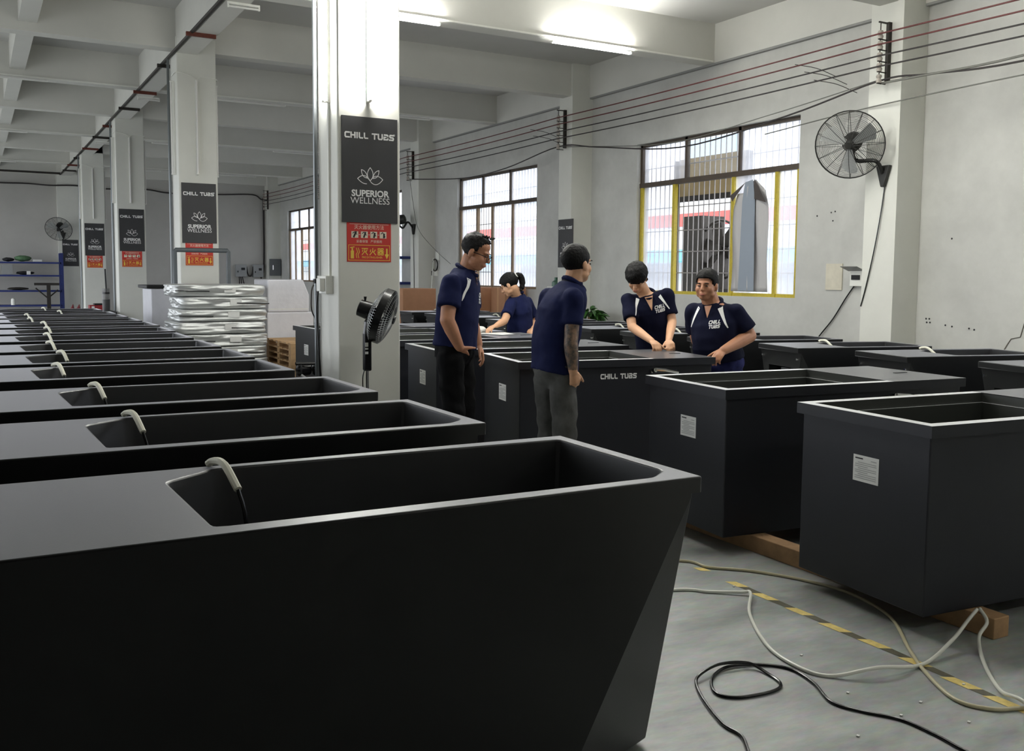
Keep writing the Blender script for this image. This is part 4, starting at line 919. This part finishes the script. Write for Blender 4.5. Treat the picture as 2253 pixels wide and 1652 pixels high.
# ---- young man leaning over the lid
P4 = dict(head=(4.880, 6.500, 1.482), neck=(5.010, 6.530, 1.352), shR=(4.870, 6.600, 1.292), shL=(5.165, 6.445, 1.340), chest=(5.030, 6.525, 1.200), waist=(5.098, 6.540, 0.995), pelvis=(5.145, 6.570, 0.841), elR=(4.803, 6.450, 1.073), wrR=(4.766, 6.131, 0.975), knR=(4.758, 6.056, 0.945), elL=(5.171, 6.378, 1.110), wrL=(4.916, 6.103, 0.975), knL=(4.880, 6.035, 0.945), hipR=(5.083, 6.581, 0.786), hipL=(5.246, 6.589, 0.786), kneeR=(5.086, 6.58, 0.46), kneeL=(5.252, 6.58, 0.46), ankR=(5.081, 6.58, 0.1), ankL=(5.246, 6.59, 0.1))
t, J, T, body, so, W, hc, HR = person(P4, 'young man with mop of black hair pressing both hands on a tub lid', M_navyd, M_pblack, M_skin2, girth=.92, belly=.98, curlR=.85, curlL=.85, nR=(0, -.2, -1), nL=(0, -.2, -1), hdir=(-.60, -.52, -.58), arm=.9, sleeve=.72)
face_parts(t, hc, HR, 1.0)
hair_cap(t, hc, HR, hairline(.012, -.035, -.06, .04), M_hair, rad=(.095, .118, .100), rough=.007, off=(0, -.012, .040))
part(t, 'earphone', MB().ell(hc+HR@Vector((-.088, .0, -.012)), (.008, .008, .012), 8, 6), M_gloss, smooth=True)
chest_print(t, W, J, T, (.035, .035), .027); neckline(t, W, J, T, M_skin2, .12, .038)
f, r, u = T.col[1], T.col[0], T.col[2]
for s in ('R', 'L'): flash(t, W, (J['sh'+s].lerp(J['neck'], .45)+f*.3+u*.0, J['sh'+s]+f*.3-u*.10+(J['neck']-J['sh'+s])*.10), -f, .014)
# ---- stout man at the lid end
P5 = dict(head=(4.932, 5.678, 1.432), neck=(5.007, 5.690, 1.299), shR=(4.945, 5.835, 1.222), shL=(5.092, 5.525, 1.230), chest=(5.015, 5.665, 1.140), waist=(5.035, 5.660, 0.957), pelvis=(5.085, 5.670, 0.832), elL=(5.206, 5.481, 1.045), wrL=(4.900, 5.430, 0.946), knL=(4.829, 5.419, 0.905), elR=(5.060, 5.930, 1.019), wrR=(5.00, 5.80, 0.90), knR=(4.97, 5.74, 0.87), hipR=(5.02, 5.70, 0.811), hipL=(5.17, 5.655, 0.803), kneeR=(5.03, 5.70, 0.45), kneeL=(5.18, 5.65, 0.45), ankR=(5.03, 5.68, 0.1), ankL=(5.18, 5.63, 0.1))
t, J, T, body, so, W, hc, HR = person(P5, 'stout man in navy polo holding the lid corner of a boxy tub', M_navyd, M_jeans, M_skin1, girth=1.10, belly=1.22, curlR=.6, curlL=.75, nR=(0, 0, -1), nL=(-.2, .3, -1), hdir=(-.86, -.50, -.06), arm=1.2, fat=1.16, sleeve=.74)
face_parts(t, hc, HR, 1.04)
hair_cap(t, hc, HR, hairline(.058, .0, -.05, .03), M_hair, rad=(.084, .108, .094), rough=.005)
chest_print(t, W, J, T, (.005, .01), .027); neckline(t, W, J, T, M_skin1, .10, .034)
f, r, u = T.col[1], T.col[0], T.col[2]
for s in ('R', 'L'): flash(t, W, (J['sh'+s].lerp(J['neck'], .48)+f*.3+u*.01, J['sh'+s]+f*.3-u*.11+(J['neck']-J['sh'+s])*.10), -f, .015)
# ================================================================== PEDESTAL FAN
pf = thing('pedestal_fan', 'black pedestal fan with tilted head in front of the nearest full column', 'fan', (2.49, 6.55, 0))
part(pf, 'base', MB().tube([(2.49, 6.55, 0), (2.49, 6.55, .02), (2.49, 6.55, .035)], [.2, .2, .12], 28), M_gloss, smooth=True)
part(pf, 'pole', MB().cone((2.49, 6.55, .03), (2.49, 6.55, .82), .011, .011, 12), M_chrome, smooth=True)
part(pf, 'outer_pole', MB().cone((2.49, 6.55, .03), (2.49, 6.55, .45), .016, .016, 12), M_black, smooth=True)
part(pf, 'control_column', MB().box(2.462, 2.518, 6.525, 6.58, .79, 1.075), M_gloss, bevel=.012)
for z, h in ((.985, .03), (.955, .012), (.925, .018)): part(pf, 'sticker', MB().box(2.464, 2.488, 6.5235, 6.525, z-h/2, z+h/2), M_paper)
part(pf, 'neck', MB().cone((2.49, 6.55, 1.06), (2.50, 6.55, 1.14), .032, .03, 14), M_gloss, smooth=True)
FH = Vector((2.61, 6.54, 1.19)); FF = Vector((.80, -.52, -.34)).normalized(); FA = Vector((0, 0, 1)).cross(FF).normalized(); FB = FF.cross(FA)
part(pf, 'tilt_joint', MB().ell((2.505, 6.555, 1.14), (.036, .036, .036), 14, 10), M_gloss, smooth=True)
part(pf, 'motor', MB().tube([FH-FF*.19, FH-FF*.185, FH-FF*.09, FH-FF*.05], [.05, .062, .068, .05], 18), M_gloss, smooth=True)
part(pf, 'oscillation_knob', MB().cone(FH-FF*.14+Vector((0, 0, .06)), FH-FF*.14+Vector((0, 0, .095)), .006, .012, 10), M_gloss)
for k in range(5):
    th = k*2*PI/5; d = FA*math.cos(th)+FB*math.sin(th); n = (FA*-math.sin(th)+FB*math.cos(th)+FF*.6).normalized()
    vs = [FH+d*.03-n*.02, FH+d*.03+n*.02, FH+d*.15+n*.06, FH+d*.18, FH+d*.14-n*.05]
    part(pf, 'blade', MB().add(vs+[v+FF*.003 for v in vs], [(0, 1, 2, 3, 4), (9, 8, 7, 6, 5)]+[(i, (i+1) % 5, (i+1) % 5+5, i+5) for i in range(5)]), M_gloss)
ring = [(FH+(FA*math.cos(i*PI/18)+FB*math.sin(i*PI/18))*.207) for i in range(36)]
vs = [p-FF*.028 for p in ring]+[p+FF*.028 for p in ring]
part(pf, 'guard_band', MB().add(vs, [(i, (i+1) % 36, (i+1) % 36+36, i+36) for i in range(36)]), M_gloss, smooth='all')
w = MB(); M_grill = mat('silver_grille_wire', lin(170, 172, 172), .35, metal=.5)
for side, dep in ((1, .055), (-1, .07)):
    for k in range(60):
        th = k*PI/30; d = FA*math.cos(th)+FB*math.sin(th)
        w.tube([FH+d*.207*q+FF*side*(.028+dep*(1-q*q)**.8) for q in (.18, .5, .8, .93, 1.0)], .0014, 3)
    for q in (.2, .5, .75, .9): w.tube([FH+(FA*math.cos(i*PI/14)+FB*math.sin(i*PI/14))*.207*q+FF*side*(.028+dep*(1-q*q)**.8) for i in range(28)], .0016, 3, closed=True)
o = part(pf, 'wire_guard', w, M_grill); o['kind'] = 'stuff'
part(pf, 'badge', MB().cone(FH+FF*.078, FH+FF*.092, .035, .03, 16), M_gloss, smooth=True)
part(pf, 'cord', MB().tube(crv([(2.468, 6.55, .80), (2.455, 6.55, .74), (2.46, 6.55, .62), (2.485, 6.54, .50), (2.48, 6.54, .2), (2.40, 6.6, .012)], 5), .004, 6), M_gloss, smooth=True)
# ================================================================== FLOOR THINGS
ht = thing('hazard_tape', 'worn yellow and black hazard tape stuck along the floor', 'tape', (3.18, 2.8, 0))
tp = [(3.72, 3.66), (3.47, 3.38), (3.28, 3.17), (3.06, 2.95), (2.85, 2.73), (2.64, 2.53), (2.43, 2.33), (2.23, 2.11), (2.05, 1.86), (1.78, 1.62)]
M_tapey = mat('worn_yellow_tape', lin(234, 210, 130), .5, var=.25, vscale=30); M_tapek = mat('worn_black_tape', lin(92, 88, 70), .6, var=.35, vscale=35)
for i, (a, b) in enumerate(tp):
    x = 3.215-.03*i*.3+random.uniform(-.006, .006)
    part(ht, 'yellow_strip', MB().add([(x-.022, a, .0015), (x+.024, a-.03, .0015), (x+.024, b-.03, .0015), (x-.022, b, .0015)], [(0, 1, 2, 3)]), M_tapey)
    if i+1 < len(tp) and i not in (0,):
        c = tp[i+1][0]; part(ht, 'black_strip', MB().add([(x-.020, b, .0012), (x+.022, b-.03, .0012), (x+.016, c-.03, .0012), (x-.02, c, .0012)], [(0, 1, 2, 3)]), M_tapek)
def hose(name, pts, r, m, label): return solo(name, MB().tube(crv(pts, 8), r, 10), m, label, 'hose', smooth=True)
hose('clear_hose', [(2.0, 4.1, .0078), (2.7, 4.05, .0078), (3.19, 3.83, .0078), (3.25, 3.67, .0078), (3.40, 3.52, .0078), (3.53, 3.28, .0078), (3.57, 3.03, .0078), (3.48, 2.74, .0078), (3.245, 2.458, .0078), (3.107, 2.279, .0078), (2.994, 2.072, .0078), (3.035, 1.96, .0078), (3.15, 1.905, .0078), (3.5, 1.75, .0078)], .0075, M_hose2, 'yellowed hose curling under the edge of the nearest boxy tubs')
hose('clear_hose', [(2.3, 3.6, .0078), (2.859, 3.478, .0078), (2.995, 3.375, .0078), (3.11, 3.285, .014), (3.13, 3.24, .02), (2.953, 3.057, .0078), (2.758, 2.747, .0078), (2.711, 2.531, .0078), (2.76, 2.419, .0078), (2.918, 2.343, .036), (3.155, 2.326, .0078), (3.40, 2.38, .035), (3.56, 2.42, .08), (3.655, 2.445, .104)], .0075, M_hose, 'cloudy white hose looping across the floor to the timber end')
hose('clear_hose', [(3.675, 2.445, .104), (3.63, 2.38, .075), (3.55, 2.36, .03), (3.38, 2.22, .0078), (3.209, 2.041, .0078), (3.14, 1.93, .036), (3.2, 1.82, .0078), (3.6, 1.6, .0078)], .0075, M_hose, 'cloudy white hose dropping from the timber end to the hazard tape')
solo('extension_cord', MB().tube(crv([(2.72, 1.60, .0062), (2.693, 1.807, .0062), (2.702, 1.928, .0062), (2.692, 2.061, .0062), (2.629, 2.16, .0062), (2.59, 2.266, .0062), (2.655, 2.41, .0062), (2.673, 2.54, .0062), (2.611, 2.621, .0062), (2.494, 2.67, .0078), (2.391, 2.644, .0078), (2.316, 2.584, .0062), (2.278, 2.505, .0062), (2.335, 2.449, .0062), (2.471, 2.431, .0062), (2.542, 2.462, .0062), (2.565, 2.55, .0062), (2.549, 2.64, .018), (2.433, 2.67, .026), (2.316, 2.645, .02), (2.267, 2.611, .0062), (2.198, 2.486, .0062), (2.138, 2.324, .0062), (2.136, 2.235, .0062), (2.091, 2.157, .0062), (2.05, 2.10, .0062)], 8), .006, 8), M_gloss, 'looped black power cord lying on the concrete floor', 'cord', smooth=True)
for k in range(9):
    x, y = random.uniform(2.4, 3.3), random.uniform(1.9, 3.4); solo('litter_scrap', MB().obox((x, y, .003), (.005, .002, 0), (-.002, .004, 0), (0, 0, .002)), M_paper, 'tiny white scrap of litter on the concrete floor', 'scrap', 'litter scraps')
# ================================================================== MIDDLE BACKGROUND
def soft_pack(x0, x1, y0, y1, z0, z1, seed, amp=.022):
    bm = bmesh.new(); bmesh.ops.create_cube(bm, size=1); bmesh.ops.subdivide_edges(bm, edges=bm.edges, cuts=17, use_grid_fill=True)
    for v in bm.verts:
        p = v.co.copy(); q = Vector([math.copysign(abs(c*2)**.8, c) if abs(c) > 1e-6 else 0 for c in p])
        n = max(abs(c*2) for c in p); L = (sum(abs(c*2)**13 for c in p))**(1/13); s = 1/L
        c = Vector((p.x*s*2, p.y*s*2, p.z*s*2))
        w = Vector(((x0+x1)/2+c.x*(x1-x0)/2, (y0+y1)/2+c.y*(y1-y0)/2, (z0+z1)/2+c.z*(z1-z0)/2))
        k = Vector((w.x*3.2+seed, w.y*3.2, w.z*16)); d = noise.noise(k)*amp+noise.noise(k*2.7)*amp*.5
        e = Vector((c.x*.6, c.y, c.z*.12)); w += (e.normalized() if e.length > 1e-6 else Vector())*d
        v.co = w
    me = bpy.data.meshes.new('pack'); bm.to_mesh(me); bm.free(); me.polygons.foreach_set('use_smooth', [True]*len(me.polygons)); return me
def pallet(x0, y0, z0, L, Wd, label, m=M_wood, group='wooden pallets'):
    t = thing('wooden_pallet', label, 'pallet', (x0, y0, z0), 0, group)
    for k in range(3): part(t, 'bottom_board', MB().box(0, L, k*(Wd-.1)/2, k*(Wd-.1)/2+.1, 0, .018), m, world=False)
    for k in range(3):
        for j in range(3): part(t, 'block', MB().box(j*(L-.1)/2, j*(L-.1)/2+.1, k*(Wd-.1)/2, k*(Wd-.1)/2+.1, .018, .092), m, world=False)
    for k in range(3): part(t, 'cross_board', MB().box(k*(L-.1)/2, k*(L-.1)/2+.1, 0, Wd, .092, .108), m, world=False)
    for k in range(6): part(t, 'deck_board', MB().box(0, L, k*(Wd-.13)/5, k*(Wd-.13)/5+.13, .108, .128), m, world=False)
    return t
pallet(2.15, 11.95, 0, 1.08, .8, 'wooden pallet under the silver wrapped stack')
for k in range(8):
    z = .13+k*.153; dx = (0, .05, -.02, .03, -.03, .01, .04, -.03)[k]; sd = k*7.3
    t = thing('silver_pack', 'flat pack in wrinkled silver foil cover, %s' % ('topmost of its stack' if k == 7 else 'lowest of its stack' if k == 0 else '%s from the top of its stack' % ORD[7-k]), 'pack', (2.13+dx, 12, z), 0, 'stack of silver packs')
    me = soft_pack(2.13+dx, 3.22+dx*.5, 11.97, 12.75, z+.001, z+.152, sd, .03); me.materials.append(M_silver); part(t, 'cover', me, None)
    part(t, 'paper_tag', MB().box(2.72+dx, 2.86+dx, 11.955, 11.958, z+.05, z+.12), M_paper)
    a = 2.14 if k % 2 else 2.8; part(t, 'strap', MB().tube([(a+dx, 11.952, z+.075), (a+.2+dx, 11.95, z+.07), (a+.4+dx, 11.95, z+.066)], .007, 5), M_black)
for k in range(9): pallet(3.32, 11.3, k*.0722, 1.0, 1.1, 'thin bare pine pallet, %s' % ('top of the pallet stack' if k == 8 else 'bottom of the pallet stack' if k == 0 else '%s from the top of the pallet stack' % ORD[8-k]), group='stacked pine pallets').scale = (1, 1, .56)
def wrapped(x0, x1, y0, y1, z0, z1, ch, label):
    t = thing('wrapped_block', label, 'package', (x0, y0, z0)); w, h = x1-x0, z1-z0
    me = MB().prism([(0, 0), (w, 0), (w, h-ch), (w-ch*.4, h), (0, h)], (x0, y0, z0), (1, 0, 0), (0, 0, 1), (0, y1-y0, 0))
    part(t, 'foam_wrap', me, M_wrap, bevel=.015)
    part(t, 'tape_band', MB().box(x0-.002, x1-.02, y0-.002, y0-.001, z0+h*.08, z0+h*.1), M_white)
    return t
wrapped(3.36, 3.99, 12.5, 13.2, 0, .98, .02, 'lower white foam wrapped block beside the silver packs')
wrapped(3.37, 3.93, 12.5, 13.2, .982, 1.41, .2, 'upper white foam wrapped block with slanted shoulder beside the silver packs')
t = wrapped(2.30, 2.72, 15.0, 15.8, 0, 1.25, .03, 'tall white foam wrapped block with black lid behind the silver packs')
part(t, 'lid', MB().box(2.24, 2.80, 14.98, 15.85, 1.252, 1.30), M_black, bevel=.01)
t = wrapped(2.95, 3.55, 15.2, 15.9, 0, 1.24, .03, 'white foam wrapped block with black lid behind the grey trolley frame')
part(t, 'lid', MB().box(2.90, 3.50, 15.18, 15.95, 1.242, 1.30), M_black, bevel=.01)
tr = thing('trolley_frame', 'grey steel trolley with a tall hoop handle before the second column', 'trolley', (2.27, 12.9, 0))
part(tr, 'hoop', MB().tube([(2.28, 12.9, .2), (2.28, 12.9, 1.77), (2.29, 12.9, 1.785), (2.95, 12.9, 1.785), (2.96, 12.9, 1.77), (2.96, 12.9, .2)], .03, 10), mat('dark_grey_frame_paint', lin(84, 90, 94), .4), smooth=True)
part(tr, 'platform', MB().box(2.22, 3.0, 12.86, 13.3, .14, .2), M_steel, bevel=.005)
for x in (2.28, 2.94):
    for y in (12.92, 13.24): part(tr, 'wheel', MB().cone((x-.02, y, .07), (x+.02, y, .07), .07, .07, 16), M_black)
pu = thing('pump_bench', 'black pump motors on a low stand behind the nearest full column', 'pump', (2.8, 9.0, 0))
part(pu, 'stand', MB().box(2.66, 3.0, 8.95, 9.35, 0, .46), M_black, bevel=.01)
for x in (2.70, 2.86):
    part(pu, 'motor', MB().tube([(x, 9.0, .56), (x+.02, 9.0, .56), (x+.13, 9.05, .56), (x+.15, 9.05, .56)], [.03, .055, .055, .03], 14), M_gloss, smooth=True)
    part(pu, 'flange', MB().tube([(x+.0, 8.97, .60+.035*math.sin(i*PI/8)) if False else (x+.03, 8.985+.04*math.cos(i*PI/8), .58+.04*math.sin(i*PI/8)) for i in range(16)], .008, 6, closed=True), M_black, smooth=True)
part(pu, 'pipe', MB().tube([(2.68, 8.97, .63), (2.85, 8.98, .625), (3.0, 9.0, .62)], .016, 8), M_gloss, smooth=True)
part(pu, 'hose', MB().tube(crv([(2.72, 8.93, .52), (2.80, 8.90, .47), (2.9, 8.92, .50), (2.98, 8.95, .47)], 5), .014, 8), mat('grey_hose', lin(120, 120, 120), .5), smooth=True)
cn = thing('sealant_canister', 'clear and dark canister with a black upright rod beside the third column', 'canister', (1.90, 16.95, 0))
part(cn, 'stand', MB().box(1.84, 1.96, 16.9, 17.02, 0, .80), mat('grey_card', lin(150, 150, 148), .7))
part(cn, 'sleeve', MB().cone((1.90, 16.95, .80), (1.90, 16.95, 1.04), .058, .06, 16), mat('dark_grey_sleeve', lin(66, 68, 68), .4), smooth=True)
part(cn, 'cylinder', MB().cone((1.90, 16.95, 1.04), (1.90, 16.95, 1.22), .058, .058, 16), mat('smoky_glass', lin(120, 120, 120), .1, alpha=.6), smooth=True)
part(cn, 'cap', MB().cone((1.90, 16.95, 1.13), (1.90, 16.95, 1.16), .06, .06, 16), M_gloss, smooth=True)
part(cn, 'rod', MB().cone((1.905, 16.95, 1.16), (1.895, 16.95, 1.54), .012, .012, 8), M_black, smooth=True)
solo('work_bench', MB().box(1.4, 2.35, 19.3, 20.6, .68, .74).box(1.42, 1.48, 19.32, 19.38, 0, .68).box(2.27, 2.33, 19.32, 19.38, 0, .68).box(1.42, 1.48, 20.5, 20.56, 0, .68).box(2.27, 2.33, 20.5, 20.56, 0, .68), M_black, 'low dark bench beyond the last long tubs', 'bench')
rb = thing('red_toolbox', 'red toolbox with black top standing on the low dark bench', 'toolbox', (2.05, 20, .74))
part(rb, 'case', MB().box(1.93, 2.20, 19.9, 20.15, .741, .85), mat('red_plastic', lin(150, 40, 46), .4), bevel=.015); part(rb, 'lid', MB().box(2.02, 2.20, 19.9, 20.15, .851, .88), M_black, bevel=.008); part(rb, 'badge', MB().box(1.97, 2.02, 19.895, 19.9, .79, .83), M_print)
for x in (1.66, 1.77): solo('red_cone', MB().cone((x, 20.3, .741), (x+.02, 20.3, .86), .05, .004, 12), mat('dark_red_plastic', lin(120, 46, 52), .5), 'small dark red cone on the low dark bench', 'cone', 'small red cones', smooth=True)
# ---- blue shelf rack on the far wall
sr = thing('shelf_rack', 'blue steel shelf rack against the far wall', 'shelf', (1.3, 31.5, 0))
for x in (-.6, 2.27):
    for y in (31.3, 31.75): part(sr, 'post', MB().box(x, x+.09, y, y+.06, 0, 2.03), M_blue)
for z in (.5, .93, 1.38, 1.76): part(sr, 'shelf', MB().box(-.55, 2.30, 31.3, 31.8, z-.05, z), M_blue)
M_gw = mat('green_netting', lin(92, 130, 92), .7, var=.4, vscale=20)
def blob(name, c, r, m, label, cat):
    mb = MB().ell((0, 0, 0), (1, 1, 1), 16, 10); mb.v = [tuple(Vector(c)+Vector((v[0]*r[0], v[1]*r[1], v[2]*r[2]))*(1+.18*noise.noise(Vector(v)*2.3+Vector(c)))) for v in mb.v]
    return solo(name, mb, m, label, cat, smooth='all')
blob('netting_bundle', (1.30, 31.5, 1.86), (.22, .15, .085), M_gw, 'green and yellow netting bundle on the top blue shelf', 'bundle')
blob('rag_pile', (.92, 31.5, 1.825), (.16, .14, .055), M_black, 'dark rag pile left of the green netting bundle', 'rags')
solo('parts_tray', MB().box(1.55, 1.80, 31.38, 31.6, 1.762, 1.83), M_paper, 'pale parts tray on the top blue shelf', 'tray', bevel=.01)
solo('grey_carton', MB().box(.74, 1.02, 31.36, 31.66, 1.382, 1.68), M_elec, 'grey carton on the middle blue shelf', 'carton', bevel=.005)
blob('tool_pile', (1.35, 31.5, 1.435), (.24, .14, .05), M_black, 'heap of dark tools on the middle blue shelf', 'tools')
solo('white_carton', MB().box(1.38, 1.48, 31.3, 31.4, 1.39, 1.49), M_paper, 'small white carton among dark tools', 'carton')
blob('cable_heap', (1.15, 31.5, .975), (.28, .14, .042), M_dkmetal, 'heap of cables and fittings on the lower blue shelf', 'cables')
solo('white_bottle', MB().tube([(1.0, 31.28, .502), (1.0, 31.28, .62), (1.0, 31.28, .68), (1.0, 31.28, .70)], [.06, .06, .05, .02], 14), M_white, 'white plastic bottle on the lowest blue shelf', 'bottle', smooth=True)
st = thing('tripod_stand', 'dark metal stand with splayed braces before the blue shelves', 'stand', (1.94, 31.0, 0))
part(st, 'post', MB().box(1.87, 1.97, 30.9, 31.0, 0, 1.1), M_dkmetal); part(st, 'top_plate', MB().box(1.55, 2.2, 30.85, 31.05, 1.08, 1.15), M_dkmetal)
part(st, 'brace', MB().tube([(1.58, 30.95, 1.0), (1.90, 30.95, .70)], .02, 6), M_dkmetal); part(st, 'brace', MB().tube([(2.17, 30.95, .95), (1.94, 30.95, .74)], .02, 6), M_dkmetal)
# ---- far electrics
for k, (x0, x1, z0, z1) in enumerate(((7.62, 7.98, 1.36, 1.76), (8.20, 8.54, 1.35, 1.77))):
    t = thing('meter_box', 'grey electric meter box %s' % ('with three cables below' if k == 0 else 'beside the far corner pier'), 'electric box', (x0, 32.2, z0))
    part(t, 'case', MB().box(x0, x1, 32.15, 32.3, z0, z1), M_elec, bevel=.008); part(t, 'window', MB().box(x0+.18, x1-.06, 32.145, 32.15, z0+.22, z0+.30), M_black)
    part(t, 'lock', MB().box(x0+.05, x0+.08, 32.14, 32.15, z0+.14, z0+.2), M_black)
    if k == 0:
        for j in range(3): part(t, 'cable', MB().tube(crv([(x0+.12+j*.05, 32.2, z0), (x0+.12+j*.07, 32.18, z0-.2), (x0+.1+j*.12, 32.2, z0-.45)], 4), .018, 6), M_wire)
t = thing('switch_cabinet', 'dark grey switch cabinet on the far corner pier', 'cabinet', (8.66, 31.85, 1.4)); part(t, 'case', MB().box(8.67, 9.02, 31.75, 31.9, 1.40, 1.96), mat('dark_grey_enamel', lin(96, 100, 102), .5), bevel=.008); part(t, 'handle', MB().box(8.74, 8.77, 31.74, 31.75, 1.6, 1.75), M_chrome)
sag('far_cable', [(.2, 32.2, 4.10), (.8, 32.2, 4.085), (1.5, 32.2, 4.10), (2.1, 32.0, 4.06), (2.82, 32.0, 4.09), (3.68, 32.2, 4.05), (4.85, 32.2, 4.09), (5.6, 32.2, 4.01), (7.1, 32.2, 4.04), (8.2, 32.2, 4.09), (8.5, 32.2, 3.95), (8.6, 31.85, 3.90)], .022, M_wire, 'thick black cable strung along the far wall')
sag('far_cable', [(8.58, 32.2, 4.0), (8.58, 32.2, 3.4), (8.58, 32.2, 2.2), (8.55, 32.2, 1.6), (8.46, 32.2, 1.3)], .03, M_wire, 'thick black cable dropping to the far meter boxes')
sag('far_cable', [(7.98, 32.2, 1.7), (8.02, 32.18, 1.45), (8.09, 32.18, 1.38), (8.16, 32.18, 1.45), (8.2, 32.2, 1.7)], .022, M_wire, 'black cable looping between the two meter boxes')
# ---- boxes, rack and small things by the window wall
def carton(x0, x1, y0, y1, z1, label):
    t = thing('cardboard_box', label, 'box', (x0, y0, 0))
    part(t, 'carton', MB().box(x0, x1, y0, y1, 0, z1), M_card, bevel=.012)
    part(t, 'tape', MB().box(x0-.001, x0+.0, (y0+y1)/2-.03, (y0+y1)/2+.03, z1*.2, z1), M_tape2); part(t, 'tape', MB().box(x0, x1, y0-.001, y0, z1*.55, z1*.6), M_tape2)
    return t
carton(7.15, 7.85, 16.9, 17.6, 1.22, 'tall brown cardboard box before the far blue rack'); carton(8.25, 8.60, 16.0, 16.5, 1.26, 'dull brown cardboard box below the bronze framed window'); carton(8.55, 9.0, 15.4, 15.95, 1.26, 'light brown cardboard box behind the ponytailed woman')
br = thing('steel_rack', 'blue steel rack half hidden behind the nearest full column', 'shelf', (8.6, 21.5, 0))
for y in (20.7, 22.2): part(br, 'post', MB().box(8.3, 8.36, y, y+.05, 0, 2.1), M_blue)
for z in (.6, 1.25, 1.85): part(br, 'shelf', MB().box(8.3, 9.0, 20.7, 22.25, z, z+.06), M_blue)
ws = thing('wall_socket', 'white wall socket with a coiled black cable beside the bronze framed window', 'socket', (9.05, 19.4, 1.6))
part(ws, 'upper_plate', MB().box(9.02, 9.05, 19.30, 19.46, 1.80, 1.99), M_white, bevel=.005); part(ws, 'lower_plate', MB().box(9.0, 9.05, 19.36, 19.62, 1.46, 1.58), M_white, bevel=.005); part(ws, 'plug', MB().box(8.96, 9.0, 19.54, 19.62, 1.47, 1.57), M_black)
part(ws, 'cable_coil', MB().tube([(9.0, 19.44+.14*math.cos(i*PI/12), 1.70+.13*math.sin(i*PI/12)) for i in range(24)], .014, 6, closed=True), M_gloss, smooth=True)
solo('white_pole', MB().cone((8.7, 19.15, .0), (9.0, 19.52, 1.86), .012, .012, 8), M_white, 'thin white pole leaning on the wall by the socket', 'pole', smooth=True)
gb = thing('green_bottle', 'green plastic bottle on the window-wall pier ledge by the tattooed man', 'bottle', (8.93, 14.27, 1.30)); part(gb, 'bottle', MB().tube([(8.95, 14.27, 1.30), (8.95, 14.27, 1.38), (8.95, 14.27, 1.41), (8.95, 14.27, 1.46)], [.075, .075, .03, .03], 14), mat('green_bottle_plastic', lin(70, 110, 90), .3), smooth=True); part(gb, 'ledge', MB().box(8.86, 9.05, 14.1, 14.42, 1.28, 1.30), M_white)
# papers and cloth on the lid of a boxy tub
for k, (x, y, a) in enumerate(((4.50, 8.62, .1), (4.66, 8.50, -.2), (4.58, 8.40, .4))):
    c, s = math.cos(a), math.sin(a); solo('paper_sheet', MB().obox((x, y, .9035+.0015*k), (c*.105, s*.105, 0), (-s*.148, c*.148, 0), (0, 0, .0006)), M_paper, 'loose white paper sheet on the tub lid before the ponytailed woman', 'paper', 'papers on the tub lid')
blob('white_cloth', (4.52, 8.70, .935), (.09, .07, .035), M_paper, 'crumpled white cloth on the tub lid beside the papers', 'cloth')
# ---- leafy plant by the wall
pl = thing('potted_plant', 'bushy green potted plant by the wall behind the short tubs', 'plant', (8.62, 12.7, 0))
part(pl, 'pot', MB().tube([(8.62, 12.7, 0), (8.62, 12.7, .02), (8.62, 12.7, .5), (8.62, 12.7, .52)], [.12, .13, .18, .16], 20), mat('grey_pot', lin(120, 118, 112), .6), smooth=True)
part(pl, 'trunk', MB().cone((8.62, 12.7, .45), (8.60, 12.7, .85), .03, .02, 8), M_timber)
leaf = MB().add([(0, 0, 0), (.08, .035, .02), (.17, .03, .012), (.26, 0, -.04), (.17, -.03, .012), (.08, -.035, .02), (.13, 0, .0)], [(0, 1, 6), (1, 2, 6), (2, 3, 6), (3, 4, 6), (4, 5, 6), (5, 0, 6)]).mesh('leaf', M_green, smooth='all')
for k in range(110):
    th = random.uniform(0, 2*PI); el = random.uniform(-.35, 1.1); d = Vector((math.cos(th)*math.cos(el), math.sin(th)*math.cos(el), math.sin(el)))
    o = bpy.data.objects.new('leaf', leaf); C.objects.link(o); o.parent = pl
    o.location = Vector((-.05, 0, .85))+Vector((d.x*.17, d.y*.24, d.z*.13))*random.uniform(.35, 1)
    o.rotation_euler = (random.uniform(-.4, .4), random.uniform(-.5, .7), th); k2 = random.uniform(.7, 1.15); o.scale = (k2, k2, k2)
